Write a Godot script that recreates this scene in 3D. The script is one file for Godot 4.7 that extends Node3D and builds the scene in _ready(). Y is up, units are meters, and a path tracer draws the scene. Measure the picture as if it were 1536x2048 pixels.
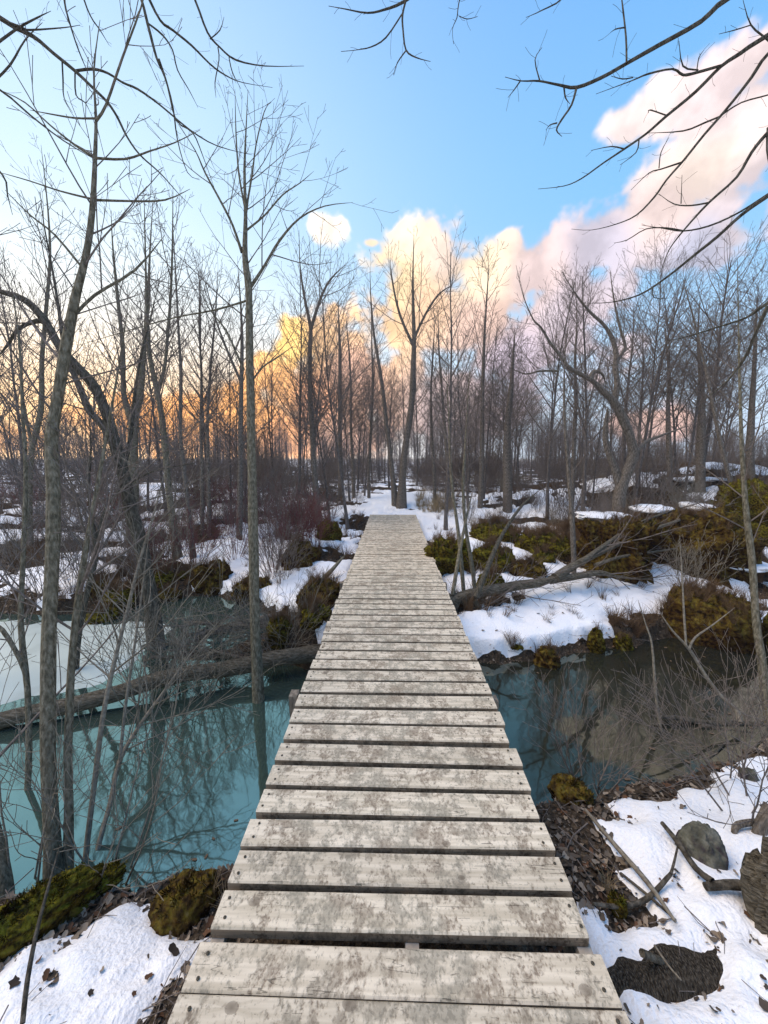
extends Node3D

# ---------------------------------------------------------------- constants
const F := 768.0                 # focal length in photo pixels
const EYE := Vector3(-0.027, 1.46, 0.0)
const PITCH := 0.1379
const YAW := 0.0208
const WATER := -0.70
const DECK_END := 10.05

var cam_b: Basis
var rng := RandomNumberGenerator.new()
var noise_a := FastNoiseLite.new()   # broad ground relief
var noise_b := FastNoiseLite.new()   # small ground relief
var noise_s := FastNoiseLite.new()   # snow patches
var noise_e := FastNoiseLite.new()   # snow edges
var used_names := {}
var M := {}

# ---------------------------------------------------------------- small mesh buffer
class Buf:
	var v := PackedVector3Array()
	var n := PackedVector3Array()
	var c := PackedColorArray()
	var uv := PackedVector2Array()
	var i := PackedInt32Array()
	func tube(p: PackedVector3Array, r: PackedFloat32Array, sides: int, lump := 0.0, seed_ := 0.0) -> void:
		var m := p.size()
		if m < 2:
			return
		var t0: Vector3 = (p[1] - p[0]).normalized()
		var side := t0.cross(Vector3(0.31, 0.17, 0.93))
		if side.length() < 0.05:
			side = t0.cross(Vector3.RIGHT)
		side = side.normalized()
		var base := v.size()
		for k in m:
			var t: Vector3 = (p[mini(k + 1, m - 1)] - p[maxi(k - 1, 0)]).normalized()
			side = (side - t * side.dot(t)).normalized()
			var up := t.cross(side)
			for s in sides:
				var a := TAU * s / sides
				var d := side * cos(a) + up * sin(a)
				var rr := r[k]
				if lump > 0.0:
					rr *= 1.0 + lump * (sin(a * 2.0 + k * 0.7 + seed_) * 0.6 + sin(a * 3.0 - k * 1.3 + seed_ * 2.0) * 0.5)
				v.append(p[k] + d * rr)
				n.append(d)
			if k > 0:
				var b1 := base + (k - 1) * sides
				var b2 := base + k * sides
				for s in sides:
					var s2 := (s + 1) % sides
					i.append(b1 + s); i.append(b2 + s); i.append(b1 + s2)
					i.append(b1 + s2); i.append(b2 + s); i.append(b2 + s2)
	func cap(p: PackedVector3Array, r: float, sides: int, at_start: bool) -> void:
		# flat cut end
		var m := p.size()
		var t: Vector3 = (p[0] - p[1]).normalized() if at_start else (p[m - 1] - p[m - 2]).normalized()
		var side := t.cross(Vector3(0.31, 0.17, 0.93)).normalized()
		var up := t.cross(side)
		var o: Vector3 = p[0] if at_start else p[m - 1]
		var b := v.size()
		v.append(o); n.append(t)
		for s in sides:
			var a := TAU * s / sides
			v.append(o + (side * cos(a) + up * sin(a)) * r); n.append(t)
		for s in sides:
			i.append(b); i.append(b + 1 + (s + 1) % sides); i.append(b + 1 + s)
	func mesh() -> ArrayMesh:
		var a := []
		a.resize(Mesh.ARRAY_MAX)
		a[Mesh.ARRAY_VERTEX] = v
		a[Mesh.ARRAY_NORMAL] = n
		if c.size() == v.size():
			a[Mesh.ARRAY_COLOR] = c
		if uv.size() == v.size():
			a[Mesh.ARRAY_TEX_UV] = uv
		a[Mesh.ARRAY_INDEX] = i
		var m := ArrayMesh.new()
		m.add_surface_from_arrays(Mesh.PRIMITIVE_TRIANGLES, a)
		return m

# ---------------------------------------------------------------- naming and placing
func numbered(called: String) -> String:
	var k: int = used_names.get(called, 0)
	used_names[called] = k + 1
	return called if k == 0 else "%s_%03d" % [called, k]

func thing(called: String, label: String, category: String, where: Vector3, group := "", kind := "") -> Node3D:
	var o := Node3D.new()
	o.name = numbered(called)
	add_child(o)
	o.position = where
	tag(o, label, category, group, kind)
	return o

func tag(o: Node, label: String, category := "", group := "", kind := "") -> void:
	if label: o.set_meta("label", label)
	if category: o.set_meta("category", category)
	if group: o.set_meta("group", group)
	if kind: o.set_meta("kind", kind)

func part(called: String, m: Mesh, material: Material, parent: Node3D) -> MeshInstance3D:
	var o := MeshInstance3D.new()
	o.name = called
	o.mesh = m
	o.material_override = material
	parent.add_child(o, true)
	return o

func solo(called: String, m: Mesh, material: Material, label: String, category := "", group := "", kind := "") -> MeshInstance3D:
	var o := MeshInstance3D.new()
	o.name = numbered(called)
	o.mesh = m
	o.material_override = material
	add_child(o)
	tag(o, label, category, group, kind)
	return o

func scatter(called: String, m: Mesh, material: Material, places: Array[Transform3D], tints: PackedColorArray, label: String, category: String) -> void:
	var mm := MultiMesh.new()
	mm.transform_format = MultiMesh.TRANSFORM_3D
	mm.use_colors = tints.size() > 0
	mm.mesh = m
	mm.instance_count = places.size()
	for k in places.size():
		mm.set_instance_transform(k, places[k])
		if tints.size() > 0:
			mm.set_instance_color(k, tints[k])
	var o := MultiMeshInstance3D.new()
	o.name = numbered(called)
	o.multimesh = mm
	o.material_override = material
	add_child(o)
	tag(o, label, category, "", "stuff")

# ---------------------------------------------------------------- surveying: where on the site a point seen in the photograph stands
func toward(px: float, py: float) -> Vector3:
	return cam_b * Vector3((px - 768.0) / F, -(py - 1024.0) / F, -1.0)

func at(px: float, py: float, depth: float) -> Vector3:
	return EYE + toward(px, py) * depth

func on_level(px: float, py: float, y: float) -> Vector3:
	var d := toward(px, py)
	return EYE + d * ((y - EYE.y) / d.y)

func on_ground(px: float, py: float) -> Vector3:
	var d := toward(px, py)
	var t := 0.4
	var step := 0.04
	while t < 90.0:
		var p := EYE + d * t
		if p.y < maxf(terrain(p.x, p.z), WATER):
			return Vector3(p.x, maxf(terrain(p.x, p.z), WATER), p.z)
		t += step
		step = 0.02 + t * 0.01
	return EYE + d * 90.0

func seen_at(p: Vector3) -> Vector2:
	var q := cam_b.inverse() * (p - EYE)
	return Vector2(768.0 - F * q.x / q.z, 1024.0 + F * q.y / q.z)

func depth_of(p: Vector3) -> float:
	return -(cam_b.inverse() * (p - EYE)).z

# ---------------------------------------------------------------- ground shape
var creek := PackedVector2Array()
const GX0 := -9.0
const GZ0 := -9.5
const GS := 0.05
const GW := 361
const GH := 211
var creek_sd := PackedFloat32Array()   # distance to the shoreline, positive in the water
var snow_sd := PackedFloat32Array()    # distance to the edge of the near snow fields, positive inside

func poly_sd(pl: PackedVector2Array, p: Vector2) -> float:
	var best := 1e9
	var inside := false
	var j := pl.size() - 1
	for k in pl.size():
		var a := pl[k]
		var b := pl[j]
		var e := b - a
		var w := p - a
		var d := w - e * clampf(w.dot(e) / maxf(e.length_squared(), 1e-9), 0.0, 1.0)
		best = minf(best, d.length_squared())
		if (a.y > p.y) != (b.y > p.y) and p.x < (b.x - a.x) * (p.y - a.y) / (b.y - a.y) + a.x:
			inside = not inside
		j = k
	return sqrt(best) * (1.0 if inside else -1.0)

func lay(points: Array, y: float) -> PackedVector2Array:
	var out := PackedVector2Array()
	for k in range(0, points.size(), 2):
		var p := on_level(points[k], points[k + 1], y)
		out.append(Vector2(p.x, p.z))
	return out

func stamp(grid: PackedFloat32Array, pl: PackedVector2Array, reach: float) -> void:
	var lo := pl[0]
	var hi := pl[0]
	for p in pl:
		lo = lo.min(p)
		hi = hi.max(p)
	var x0 := clampi(int((lo.x - reach - GX0) / GS), 0, GW - 1)
	var x1 := clampi(int((hi.x + reach - GX0) / GS) + 1, 0, GW - 1)
	var z0 := clampi(int((lo.y - reach - GZ0) / GS), 0, GH - 1)
	var z1 := clampi(int((hi.y + reach - GZ0) / GS) + 1, 0, GH - 1)
	for gz in range(z0, z1 + 1):
		for gx in range(x0, x1 + 1):
			var d := poly_sd(pl, Vector2(GX0 + gx * GS, GZ0 + gz * GS))
			var k := gz * GW + gx
			if d > grid[k]:
				grid[k] = d

func look(grid: PackedFloat32Array, x: float, z: float) -> float:
	var fx := clampf((x - GX0) / GS, 0.0, GW - 1.001)
	var fz := clampf((z - GZ0) / GS, 0.0, GH - 1.001)
	var ix := int(fx)
	var iz := int(fz)
	var u := fx - ix
	var w := fz - iz
	var k := iz * GW + ix
	var d := lerpf(lerpf(grid[k], grid[k + 1], u), lerpf(grid[k + GW], grid[k + GW + 1], u), w)
	var out := maxf(maxf(GX0 - x, x - (GX0 + GS * (GW - 1))), maxf(GZ0 - z, z - (GZ0 + GS * (GH - 1))))
	return d - maxf(out, 0.0) if d < 0.0 else d

var mounds: Array = []     # [x, z, radius x, radius z, height]

func terrain(x: float, z: float) -> float:
	var d := -look(creek_sd, x, z)
	d += noise_b.get_noise_2d(x * 2.5 + 40.0, z * 2.5) * 0.10
	var far := Vector2(x, z).length()
	var h: float
	if d < 0.0:
		h = WATER - 0.03 - minf(0.4, -d * 0.55)
		if absf(d) < 0.12:
			h = WATER - 0.03 * clampf(-d / 0.12, 0.0, 1.0) - 0.35 * maxf(0.0, -d)
	else:
		h = WATER + 0.17 * smoothstep(0.0, 0.16, d) + 0.18 * smoothstep(0.1, 1.3, d) + 0.36 * smoothstep(1.4, 6.0, d)
	h += noise_a.get_noise_2d(x, z) * 0.22 * smoothstep(3.0, 12.0, far) * smoothstep(0.2, 1.5, d)
	h += noise_b.get_noise_2d(x, z) * 0.075 * smoothstep(0.02, 0.5, d)
	h += noise_e.get_noise_2d(x * 0.7, z * 0.7) * 0.022 * smoothstep(-0.05, 0.2, d)
	for m in mounds:
		var q: float = ((x - m[0]) / m[2]) ** 2 + ((z - m[1]) / m[3]) ** 2
		if q < 6.0:
			h += m[4] * exp(-q)
	# the ground stays under the walkway
	var lim := -0.17 if z > -DECK_END + 0.6 else -0.045
	var k := smoothstep(1.15, 0.66, absf(x)) * smoothstep(-DECK_END - 1.6, -DECK_END + 0.2, z)
	return lerpf(h, minf(h, lim), k)

func snow_depth(x: float, z: float) -> float:
	var near := look(snow_sd, x, z)
	var e := noise_e.get_noise_2d(x, z)
	var far := -z
	var water := look(creek_sd, x, z)
	var t := -0.08
	if near > -0.4:
		t = clampf((near + 0.055 + e * 0.14) * 0.45, -0.08, 0.05) + noise_b.get_noise_2d(x * 0.8, z * 0.8) * 0.012
	if far < 2.4 and absf(x) > 1.6 + 0.5 * maxf(far, 0.0):
		# the same patchy cover goes on along the near bank
		var wide0 := noise_s.get_noise_2d(x * 0.8 + 20.0, z)
		t = maxf(t, clampf((wide0 * 0.9 + e * 0.34 + 0.12) * 0.22, -0.08, 0.05))
	if far > 4.0:
		var wide := noise_s.get_noise_2d(x * 0.8, z * 1.0)
		var cover := 0.04 - 0.13 * smoothstep(8.0, 22.0, far) - 0.10 * smoothstep(3.0, 7.0, x) * smoothstep(3.0, 7.5, far) 
		cover += 0.22 * exp(-((x + 2.6) / 2.2) ** 2 - ((far - 7.6) / 1.4) ** 2)
		cover += 0.35 * exp(-((x - 1.6) / 1.2) ** 2 - ((far - 8.0) / 2.6) ** 2)
		cover += 0.45 * exp(-((x - 0.2) / 2.0) ** 2 - ((far - 13.0) / 2.5) ** 2)
		var f := clampf((wide * 0.9 + e * 0.34 + cover) * 0.22, -0.08, 0.055) * smoothstep(4.0, 5.2, far) - 0.08 * (1.0 - smoothstep(4.0, 5.2, far))
		t = maxf(t, f)
	if water > -0.10:
		t = minf(t, -0.02 - water * 0.3)
	# trodden or sheltered strip under the boards
	t -= 0.12 * smoothstep(0.78, 0.56, absf(x)) * (1.0 if z > -DECK_END - 0.1 else 0.0)
	return t

func axis(n: int, lo: float, hi: float, mid: float, fine: float) -> PackedFloat32Array:
	var a := asinh((lo - mid) / fine)
	var b := asinh((hi - mid) / fine)
	var out := PackedFloat32Array()
	for k in n:
		out.append(mid + fine * sinh(lerpf(a, b, float(k) / (n - 1))))
	return out

func build_ground() -> void:
	var xs := axis(620, -150.0, 150.0, 0.0, 1.35)
	var zs := axis(500, -190.0, 9.0, -2.6, 1.5)
	var nx := xs.size()
	var nz := zs.size()
	var v := PackedVector3Array()
	var s := PackedVector3Array()
	v.resize(nx * nz)
	s.resize(nx * nz)
	var dep := PackedFloat32Array()
	dep.resize(nx * nz)
	for j in nz:
		for i in nx:
			var x := xs[i]
			var z := zs[j]
			var h := terrain(x, z)
			var t := snow_depth(x, z)
			v[j * nx + i] = Vector3(x, h, z)
			dep[j * nx + i] = t
			s[j * nx + i] = Vector3(x, h + t, z)
	solo("ground", grid_mesh(v, nx, nz, dep, false), M.soil, "", "", "", "structure")
	solo("snow", grid_mesh(s, nx, nz, dep, true), M.snow, "patchy melting snow lying over the banks and the woodland floor", "snow", "", "stuff")

func grid_mesh(v: PackedVector3Array, nx: int, nz: int, dep: PackedFloat32Array, only_snow: bool) -> ArrayMesh:
	var n := PackedVector3Array()
	n.resize(v.size())
	for j in nz:
		for i in nx:
			var a := v[j * nx + maxi(i - 1, 0)]
			var b := v[j * nx + mini(i + 1, nx - 1)]
			var c := v[maxi(j - 1, 0) * nx + i]
			var d := v[mini(j + 1, nz - 1) * nx + i]
			n[j * nx + i] = (d - c).cross(b - a).normalized()
	var idx := PackedInt32Array()
	for j in nz - 1:
		for i in nx - 1:
			var p := j * nx + i
			if only_snow and maxf(maxf(dep[p], dep[p + 1]), maxf(dep[p + nx], dep[p + nx + 1])) < -0.004:
				continue
			idx.append(p); idx.append(p + 1); idx.append(p + nx)
			idx.append(p + 1); idx.append(p + nx + 1); idx.append(p + nx)
	var a := []
	a.resize(Mesh.ARRAY_MAX)
	a[Mesh.ARRAY_VERTEX] = v
	a[Mesh.ARRAY_NORMAL] = n
	a[Mesh.ARRAY_INDEX] = idx
	var m := ArrayMesh.new()
	m.add_surface_from_arrays(Mesh.PRIMITIVE_TRIANGLES, a)
	return m

# ---------------------------------------------------------------- materials
func ramp(stops: Array) -> Gradient:
	var g := Gradient.new()
	var o := PackedFloat32Array()
	var c := PackedColorArray()
	for s in stops:
		o.append(s[0])
		c.append(Color(s[1], s[2], s[3]).linear_to_srgb())
	g.offsets = o
	g.colors = c
	return g

func noise_tex(size: int, freq: float, octaves: int, stops: Array, seed_: int, type := FastNoiseLite.TYPE_SIMPLEX_SMOOTH) -> NoiseTexture2D:
	var f := FastNoiseLite.new()
	f.seed = seed_
	f.noise_type = type
	f.frequency = freq
	f.fractal_octaves = octaves
	f.fractal_gain = 0.6
	var t := NoiseTexture2D.new()
	t.width = size
	t.height = size
	t.seamless = true
	t.noise = f
	if stops.size() > 0:
		t.color_ramp = ramp(stops)
	return t

func surf(rough: float, color_tex: Texture2D, bump_tex: Texture2D, bump_cm: float, scale: Vector3, world := false, spec := 0.4) -> StandardMaterial3D:
	var m := StandardMaterial3D.new()
	m.roughness = rough
	m.metallic_specular = spec
	m.albedo_texture = color_tex
	if bump_tex:
		m.heightmap_enabled = true
		m.heightmap_texture = bump_tex
		m.heightmap_scale = bump_cm
	m.uv1_triplanar = true
	m.uv1_world_triplanar = world
	m.uv1_scale = scale
	return m

func plank_texture() -> ImageTexture:
	# weathered softwood with trodden mud: u along the board, v across ten different boards
	var w := 1400
	var h := 1200
	var data := PackedByteArray()
	data.resize(w * h * 3)
	var grain := FastNoiseLite.new()
	grain.seed = 5; grain.frequency = 0.02; grain.fractal_octaves = 3
	var mud := FastNoiseLite.new()
	mud.seed = 11; mud.frequency = 0.013; mud.fractal_octaves = 6; mud.fractal_gain = 0.68
	var fine := FastNoiseLite.new()
	fine.seed = 17; fine.frequency = 0.05; fine.fractal_octaves = 4; fine.fractal_gain = 0.7
	var broad := FastNoiseLite.new()
	broad.seed = 23; broad.frequency = 0.004; broad.fractal_octaves = 2
	var pale := Color(0.78, 0.68, 0.52)
	var worn := Color(0.57, 0.49, 0.36)
	var brown := Color(0.235, 0.185, 0.13)
	var grey := Color(0.29, 0.26, 0.195)
	var knots := []
	for k in 16:
		knots.append(Vector3(rng.randf_range(20, w - 20), rng.randf_range(0, h), rng.randf_range(7, 15)))
	var k := 0
	for y in h:
		var row := y / 120
		var seed_y := y + row * 900
		for x in w:
			var bend := 0.0
			var ring := 0.0
			for kn in knots:
				var dy: float = y - kn.y
				if absf(dy) < 60.0:
					var dx: float = (x - kn.x) * 0.6
					var q: float = sqrt(dx * dx + dy * dy) / kn.z
					if q < 3.0:
						bend += signf(dy) * (3.0 - q) * 3.0
						if q < 1.0:
							ring = maxf(ring, 1.0 - q * 0.4)
			var g := grain.get_noise_2d(x * 0.10, (seed_y + bend) * 2.0)
			var m := mud.get_noise_2d(x, seed_y) + 0.5 * broad.get_noise_2d(x, seed_y * 1.4)
			var f := fine.get_noise_2d(x, seed_y)
			# boots keep to the middle of the boards
			var mid := 1.0 - absf(x / (w * 0.5) - 1.0)
			var a := smoothstep(-0.24, 0.34, m + 0.26 * (mid - 0.45) + f * 0.34)
			var s := smoothstep(0.10, 0.42, f + m * 0.3)
			var c := pale.lerp(worn, clampf(0.5 + g * 1.1, 0.0, 1.0))
			c = c.lerp(grey.lerp(brown, clampf(0.5 + broad.get_noise_2d(x + 500, seed_y) * 1.6, 0.0, 1.0)), clampf(a * 0.64 + s * 0.36, 0.0, 0.94))
			c = c.lerp(brown * 0.7, ring * 0.8)
			# drying cracks along the grain
			var cr := absf(grain.get_noise_2d(x * 0.05 + 900.0, seed_y * 1.1))
			if cr < 0.012 and broad.get_noise_2d(x * 1.5, seed_y * 3.0 + 300.0) > 0.12:
				c = c * 0.45
			c = c.linear_to_srgb()
			data[k] = int(clampf(c.r, 0, 1) * 255.0)
			data[k + 1] = int(clampf(c.g, 0, 1) * 255.0)
			data[k + 2] = int(clampf(c.b, 0, 1) * 255.0)
			k += 3
	return ImageTexture.create_from_image(Image.create_from_data(w, h, false, Image.FORMAT_RGB8, data))

func make_materials() -> void:
	var rough_bump := noise_tex(512, 0.03, 5, [], 3)
	var fine_bump := noise_tex(512, 0.06, 5, [], 8)
	M.bump = rough_bump
	M.fine = fine_bump
	M.bark = surf(0.95, noise_tex(512, 0.02, 5, [[0.25, 0.08, 0.067, 0.053], [0.5, 0.175, 0.148, 0.118], [0.75, 0.29, 0.255, 0.21]], 21), rough_bump, 1.4, Vector3(5.0, 1.3, 5.0), false, 0.2)
	M.bark_green = surf(0.95, noise_tex(512, 0.02, 5, [[0.25, 0.085, 0.075, 0.05], [0.5, 0.195, 0.172, 0.118], [0.75, 0.32, 0.29, 0.22]], 22), rough_bump, 1.0, Vector3(5.0, 1.6, 5.0), false, 0.2)
	M.bark_dark = surf(0.95, noise_tex(512, 0.02, 5, [[0.25, 0.04, 0.036, 0.027], [0.5, 0.105, 0.094, 0.07], [0.75, 0.19, 0.172, 0.135]], 24), rough_bump, 2.0, Vector3(4.0, 1.0, 4.0), false, 0.2)
	M.bark_far = surf(0.95, noise_tex(256, 0.03, 4, [[0.3, 0.09, 0.078, 0.068], [0.7, 0.19, 0.166, 0.148]], 25), null, 0.0, Vector3(3.0, 0.8, 3.0), false, 0.1)
	M.twig = surf(0.9, noise_tex(256, 0.03, 3, [[0.3, 0.125, 0.105, 0.09], [0.7, 0.24, 0.205, 0.178]], 26), null, 0.0, Vector3.ONE * 4.0, false, 0.2)
	M.twig_pale = surf(0.9, noise_tex(256, 0.03, 3, [[0.3, 0.15, 0.13, 0.10], [0.7, 0.29, 0.26, 0.205]], 27), null, 0.0, Vector3.ONE * 4.0, false, 0.2)
	M.twig_red = surf(0.8, noise_tex(256, 0.03, 3, [[0.3, 0.12, 0.05, 0.047], [0.7, 0.21, 0.095, 0.085]], 28), null, 0.0, Vector3.ONE * 4.0, false, 0.3)
	M.soil = surf(0.95, noise_tex(1024, 0.025, 6, [[0.2, 0.014, 0.011, 0.008], [0.42, 0.04, 0.03, 0.021], [0.6, 0.075, 0.056, 0.037], [0.8, 0.14, 0.108, 0.075]], 41), rough_bump, 4.0, Vector3.ONE * 0.9, true, 0.25)
	M.stick = surf(0.95, noise_tex(256, 0.02, 5, [[0.25, 0.035, 0.03, 0.023], [0.5, 0.085, 0.074, 0.056], [0.75, 0.16, 0.142, 0.112]], 30), rough_bump, 0.8, Vector3.ONE * 4.0, false, 0.2)
	M.post = surf(0.9, noise_tex(256, 0.03, 4, [[0.3, 0.17, 0.14, 0.105], [0.7, 0.33, 0.28, 0.215]], 46), fine_bump, 0.5, Vector3(4.0, 1.0, 4.0), false, 0.3)
	M.rotten = surf(0.95, noise_tex(512, 0.03, 6, [[0.25, 0.022, 0.018, 0.014], [0.45, 0.06, 0.05, 0.037], [0.6, 0.12, 0.10, 0.075], [0.8, 0.25, 0.215, 0.165]], 34), rough_bump, 3.5, Vector3(9.0, 2.5, 4.0), false, 0.2)
	M.bark_log = surf(0.95, noise_tex(512, 0.02, 5, [[0.25, 0.06, 0.052, 0.038], [0.5, 0.14, 0.122, 0.09], [0.75, 0.25, 0.225, 0.175]], 29), rough_bump, 2.0, Vector3(1.2, 5.0, 5.0), false, 0.2)
	M.snow = surf(0.7, noise_tex(1024, 0.05, 4, [[0.2, 0.86, 0.875, 0.885], [0.6, 0.92, 0.925, 0.93], [0.80, 0.92, 0.925, 0.93], [0.90, 0.55, 0.5, 0.44]], 42), fine_bump, 0.9, Vector3.ONE * 1.1, true, 0.35)
	M.moss = surf(0.95, noise_tex(512, 0.03, 6, [[0.25, 0.016, 0.013, 0.006], [0.40, 0.06, 0.05, 0.011], [0.52, 0.13, 0.115, 0.014], [0.68, 0.19, 0.165, 0.018], [0.85, 0.25, 0.215, 0.04]], 43), rough_bump, 2.0, Vector3.ONE * 1.6, false, 0.1)
	M.moss_brown = surf(0.95, noise_tex(512, 0.025, 6, [[0.25, 0.016, 0.011, 0.007], [0.40, 0.06, 0.037, 0.014], [0.52, 0.11, 0.072, 0.015], [0.68, 0.15, 0.118, 0.018], [0.85, 0.21, 0.17, 0.07]], 44), rough_bump, 2.0, Vector3.ONE * 1.2, false, 0.1)
	M.rock = surf(0.9, noise_tex(512, 0.02, 6, [[0.25, 0.05, 0.05, 0.04], [0.5, 0.115, 0.115, 0.085], [0.75, 0.21, 0.205, 0.165]], 45), rough_bump, 1.5, Vector3.ONE * 1.4, false, 0.3)
	for moss in [M.moss, M.moss_brown, M.rock]:
		moss.vertex_color_use_as_albedo = true
	var pl := StandardMaterial3D.new()
	pl.albedo_texture = plank_texture()
	pl.roughness = 0.85
	pl.metallic_specular = 0.3
	pl.vertex_color_use_as_albedo = true
	pl.heightmap_enabled = true
	pl.heightmap_texture = pl.albedo_texture
	pl.heightmap_scale = 0.25
	M.plank = pl
	M.beam = surf(0.9, noise_tex(256, 0.03, 4, [[0.3, 0.28, 0.245, 0.2], [0.7, 0.48, 0.43, 0.36]], 47), fine_bump, 0.5, Vector3(1.0, 6.0, 1.0), false, 0.3)
	var wt := StandardMaterial3D.new()
	wt.vertex_color_use_as_albedo = true
	wt.metallic = 0.86
	wt.roughness = 0.04
	wt.normal_enabled = true
	var f := FastNoiseLite.new()
	f.seed = 77; f.frequency = 0.012; f.fractal_octaves = 3
	var nt := NoiseTexture2D.new()
	nt.width = 512; nt.height = 512; nt.seamless = true; nt.noise = f
	nt.as_normal_map = true
	nt.bump_strength = 2.0
	wt.normal_texture = nt
	wt.normal_scale = 0.10
	wt.uv1_triplanar = true
	wt.uv1_world_triplanar = true
	wt.uv1_scale = Vector3.ONE * 0.55
	M.water = wt
	var ice := StandardMaterial3D.new()
	ice.albedo_color = Color(0.50, 0.57, 0.53).linear_to_srgb()
	ice.roughness = 0.22
	ice.vertex_color_use_as_albedo = true
	M.ice = ice
	var lf := StandardMaterial3D.new()
	lf.vertex_color_use_as_albedo = true
	lf.roughness = 0.8
	lf.metallic_specular = 0.25
	lf.cull_mode = BaseMaterial3D.CULL_DISABLED
	M.leaf = lf
	M.thatch = surf(0.9, noise_tex(256, 0.03, 3, [[0.3, 0.10, 0.062, 0.035], [0.7, 0.24, 0.16, 0.095]], 50), null, 0.0, Vector3.ONE * 3.0, false, 0.2)
	M.grass = surf(0.9, noise_tex(256, 0.03, 3, [[0.3, 0.24, 0.18, 0.105], [0.7, 0.42, 0.34, 0.21]], 49), null, 0.0, Vector3.ONE * 3.0, false, 0.2)

# ---------------------------------------------------------------- sky
func az_el(d: Vector3) -> Vector2:
	return Vector2(rad_to_deg(atan2(d.x, -d.z)), rad_to_deg(asin(d.normalized().y)))

func make_sky() -> PanoramaSkyMaterial:
	var w := 2560
	var h := 1280
	var half := 660
	var dens := PackedFloat32Array()
	dens.resize(w * half)
	# cumulus heads: [px, py, rx, ry] as surveyed from the photograph
	var heads := [
		[655, 455, 36, 37],
		[745, 486, 16, 9], [808, 508, 62, 72], [850, 530, 100, 90], [900, 525, 75, 60], [808, 600, 62, 90], [840, 640, 140, 100],
		[965, 540, 65, 62], [950, 640, 130, 110], [1050, 560, 95, 85], [1110, 520, 90, 70], [1150, 600, 150, 100], [1050, 700, 190, 100], [1020, 500, 30, 36]]
	var heads2 := [
		[1265, 245, 70, 50], [1330, 215, 100, 75], [1420, 195, 120, 85], [1490, 140, 100, 75], [1450, 330, 210, 140], [1330, 410, 130, 90], [1250, 470, 150, 85], [1520, 250, 170, 150],
		[1180, 500, 120, 70], [1380, 480, 170, 85], [1640, 200, 170, 160], [1650, 380, 200, 120]]
	var heads3 := [
		[588, 690, 50, 52], [655, 680, 60, 62], [560, 765, 75, 80], [620, 790, 110, 90], [700, 740, 90, 100], [500, 810, 70, 70], [540, 860, 130, 80], [660, 860, 170, 80],
		[310, 850, 140, 60], [410, 860, 170, 66], [250, 800, 70, 26], [170, 835, 70, 26], [770, 780, 130, 110], [920, 800, 170, 90], [80, 880, 90, 24], [1300, 850, 120, 40]]
	for set_ in [heads, heads2, heads3]:
		for b in set_:
			var c := az_el(toward(b[0], b[1]))
			var ex := az_el(toward(b[0] + b[2], b[1]))
			var ey := az_el(toward(b[0], b[1] - b[3]))
			splat(dens, w, h, half, c, absf(ex.x - c.x), absf(ey.y - c.y))
	# the same weather goes on round the horizon behind the camera
	var r := RandomNumberGenerator.new()
	r.seed = 91
	for k in 9:
		var c := Vector2(80.0 + k * 22.0 + r.randf_range(-6, 6), r.randf_range(7, 30))
		for q in 7:
			splat(dens, w, h, half, c + Vector2(r.randf_range(-14, 14), r.randf_range(-5, 5)), r.randf_range(5, 10), r.randf_range(3.5, 7))
	# colours of the cloud, by place: [px, py, r, g, b] linear
	var tints := [
		[655, 455, 0.95, 0.84, 0.73], [800, 470, 1.01, 0.83, 0.62], [790, 560, 1.05, 0.77, 0.45], [850, 620, 0.94, 0.62, 0.40], [760, 640, 1.01, 0.65, 0.36], [900, 500, 0.88, 0.69, 0.58], [960, 545, 0.97, 0.77, 0.54],
		[960, 640, 0.80, 0.55, 0.45], [1080, 540, 0.77, 0.60, 0.58], [1150, 620, 0.60, 0.51, 0.56]]
	var tints2 := [
		[1020, 720, 0.56, 0.47, 0.55], [1270, 240, 0.84, 0.71, 0.68], [1420, 230, 0.82, 0.68, 0.68], [1400, 330, 0.86, 0.71, 0.62], [1330, 420, 0.78, 0.62, 0.58], [1500, 420, 0.70, 0.59, 0.61], [1200, 500, 0.58, 0.53, 0.62],
		[1400, 500, 0.50, 0.50, 0.62]]
	var tints3 := [
		[580, 680, 1.22, 0.77, 0.25], [650, 670, 0.95, 0.59, 0.32], [560, 780, 1.46, 0.72, 0.27], [620, 800, 1.29, 0.61, 0.33], [700, 740, 0.81, 0.48, 0.35], [500, 830, 1.46, 0.68, 0.22], [560, 870, 1.34, 0.61, 0.25], [680, 870, 0.77, 0.45, 0.31],
		[300, 860, 1.52, 0.68, 0.21], [150, 840, 1.59, 0.83, 0.34], [900, 800, 0.59, 0.45, 0.43], [1300, 850, 0.77, 0.50, 0.41]]
	var ta := PackedVector2Array()
	var tc := PackedVector3Array()
	for set_ in [tints, tints2, tints3]:
		for t in set_:
			ta.append(az_el(toward(t[0], t[1])))
			tc.append(Vector3(t[2], t[3], t[4]))
	for k in 5:     # away from the sunset: pale rose
		ta.append(Vector2(110.0 + 40.0 * k, 16.0))
		tc.append(Vector3(0.82, 0.72, 0.74))
	var puff := FastNoiseLite.new()
	puff.seed = 4; puff.frequency = 1.0; puff.fractal_octaves = 6; puff.fractal_gain = 0.55
	var wisp := FastNoiseLite.new()
	wisp.seed = 14; wisp.frequency = 1.0; wisp.fractal_octaves = 4
	var data := PackedFloat32Array()
	data.resize(w * h * 4)
	var zen := Vector3(0.075, 0.255, 0.625)
	var mid := Vector3(0.18, 0.42, 0.70)
	var low := Vector3(0.55, 0.66, 0.78)
	var sun := Vector2(-40.0, 3.0)
	var below := Vector3(0.30, 0.29, 0.28)
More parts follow.
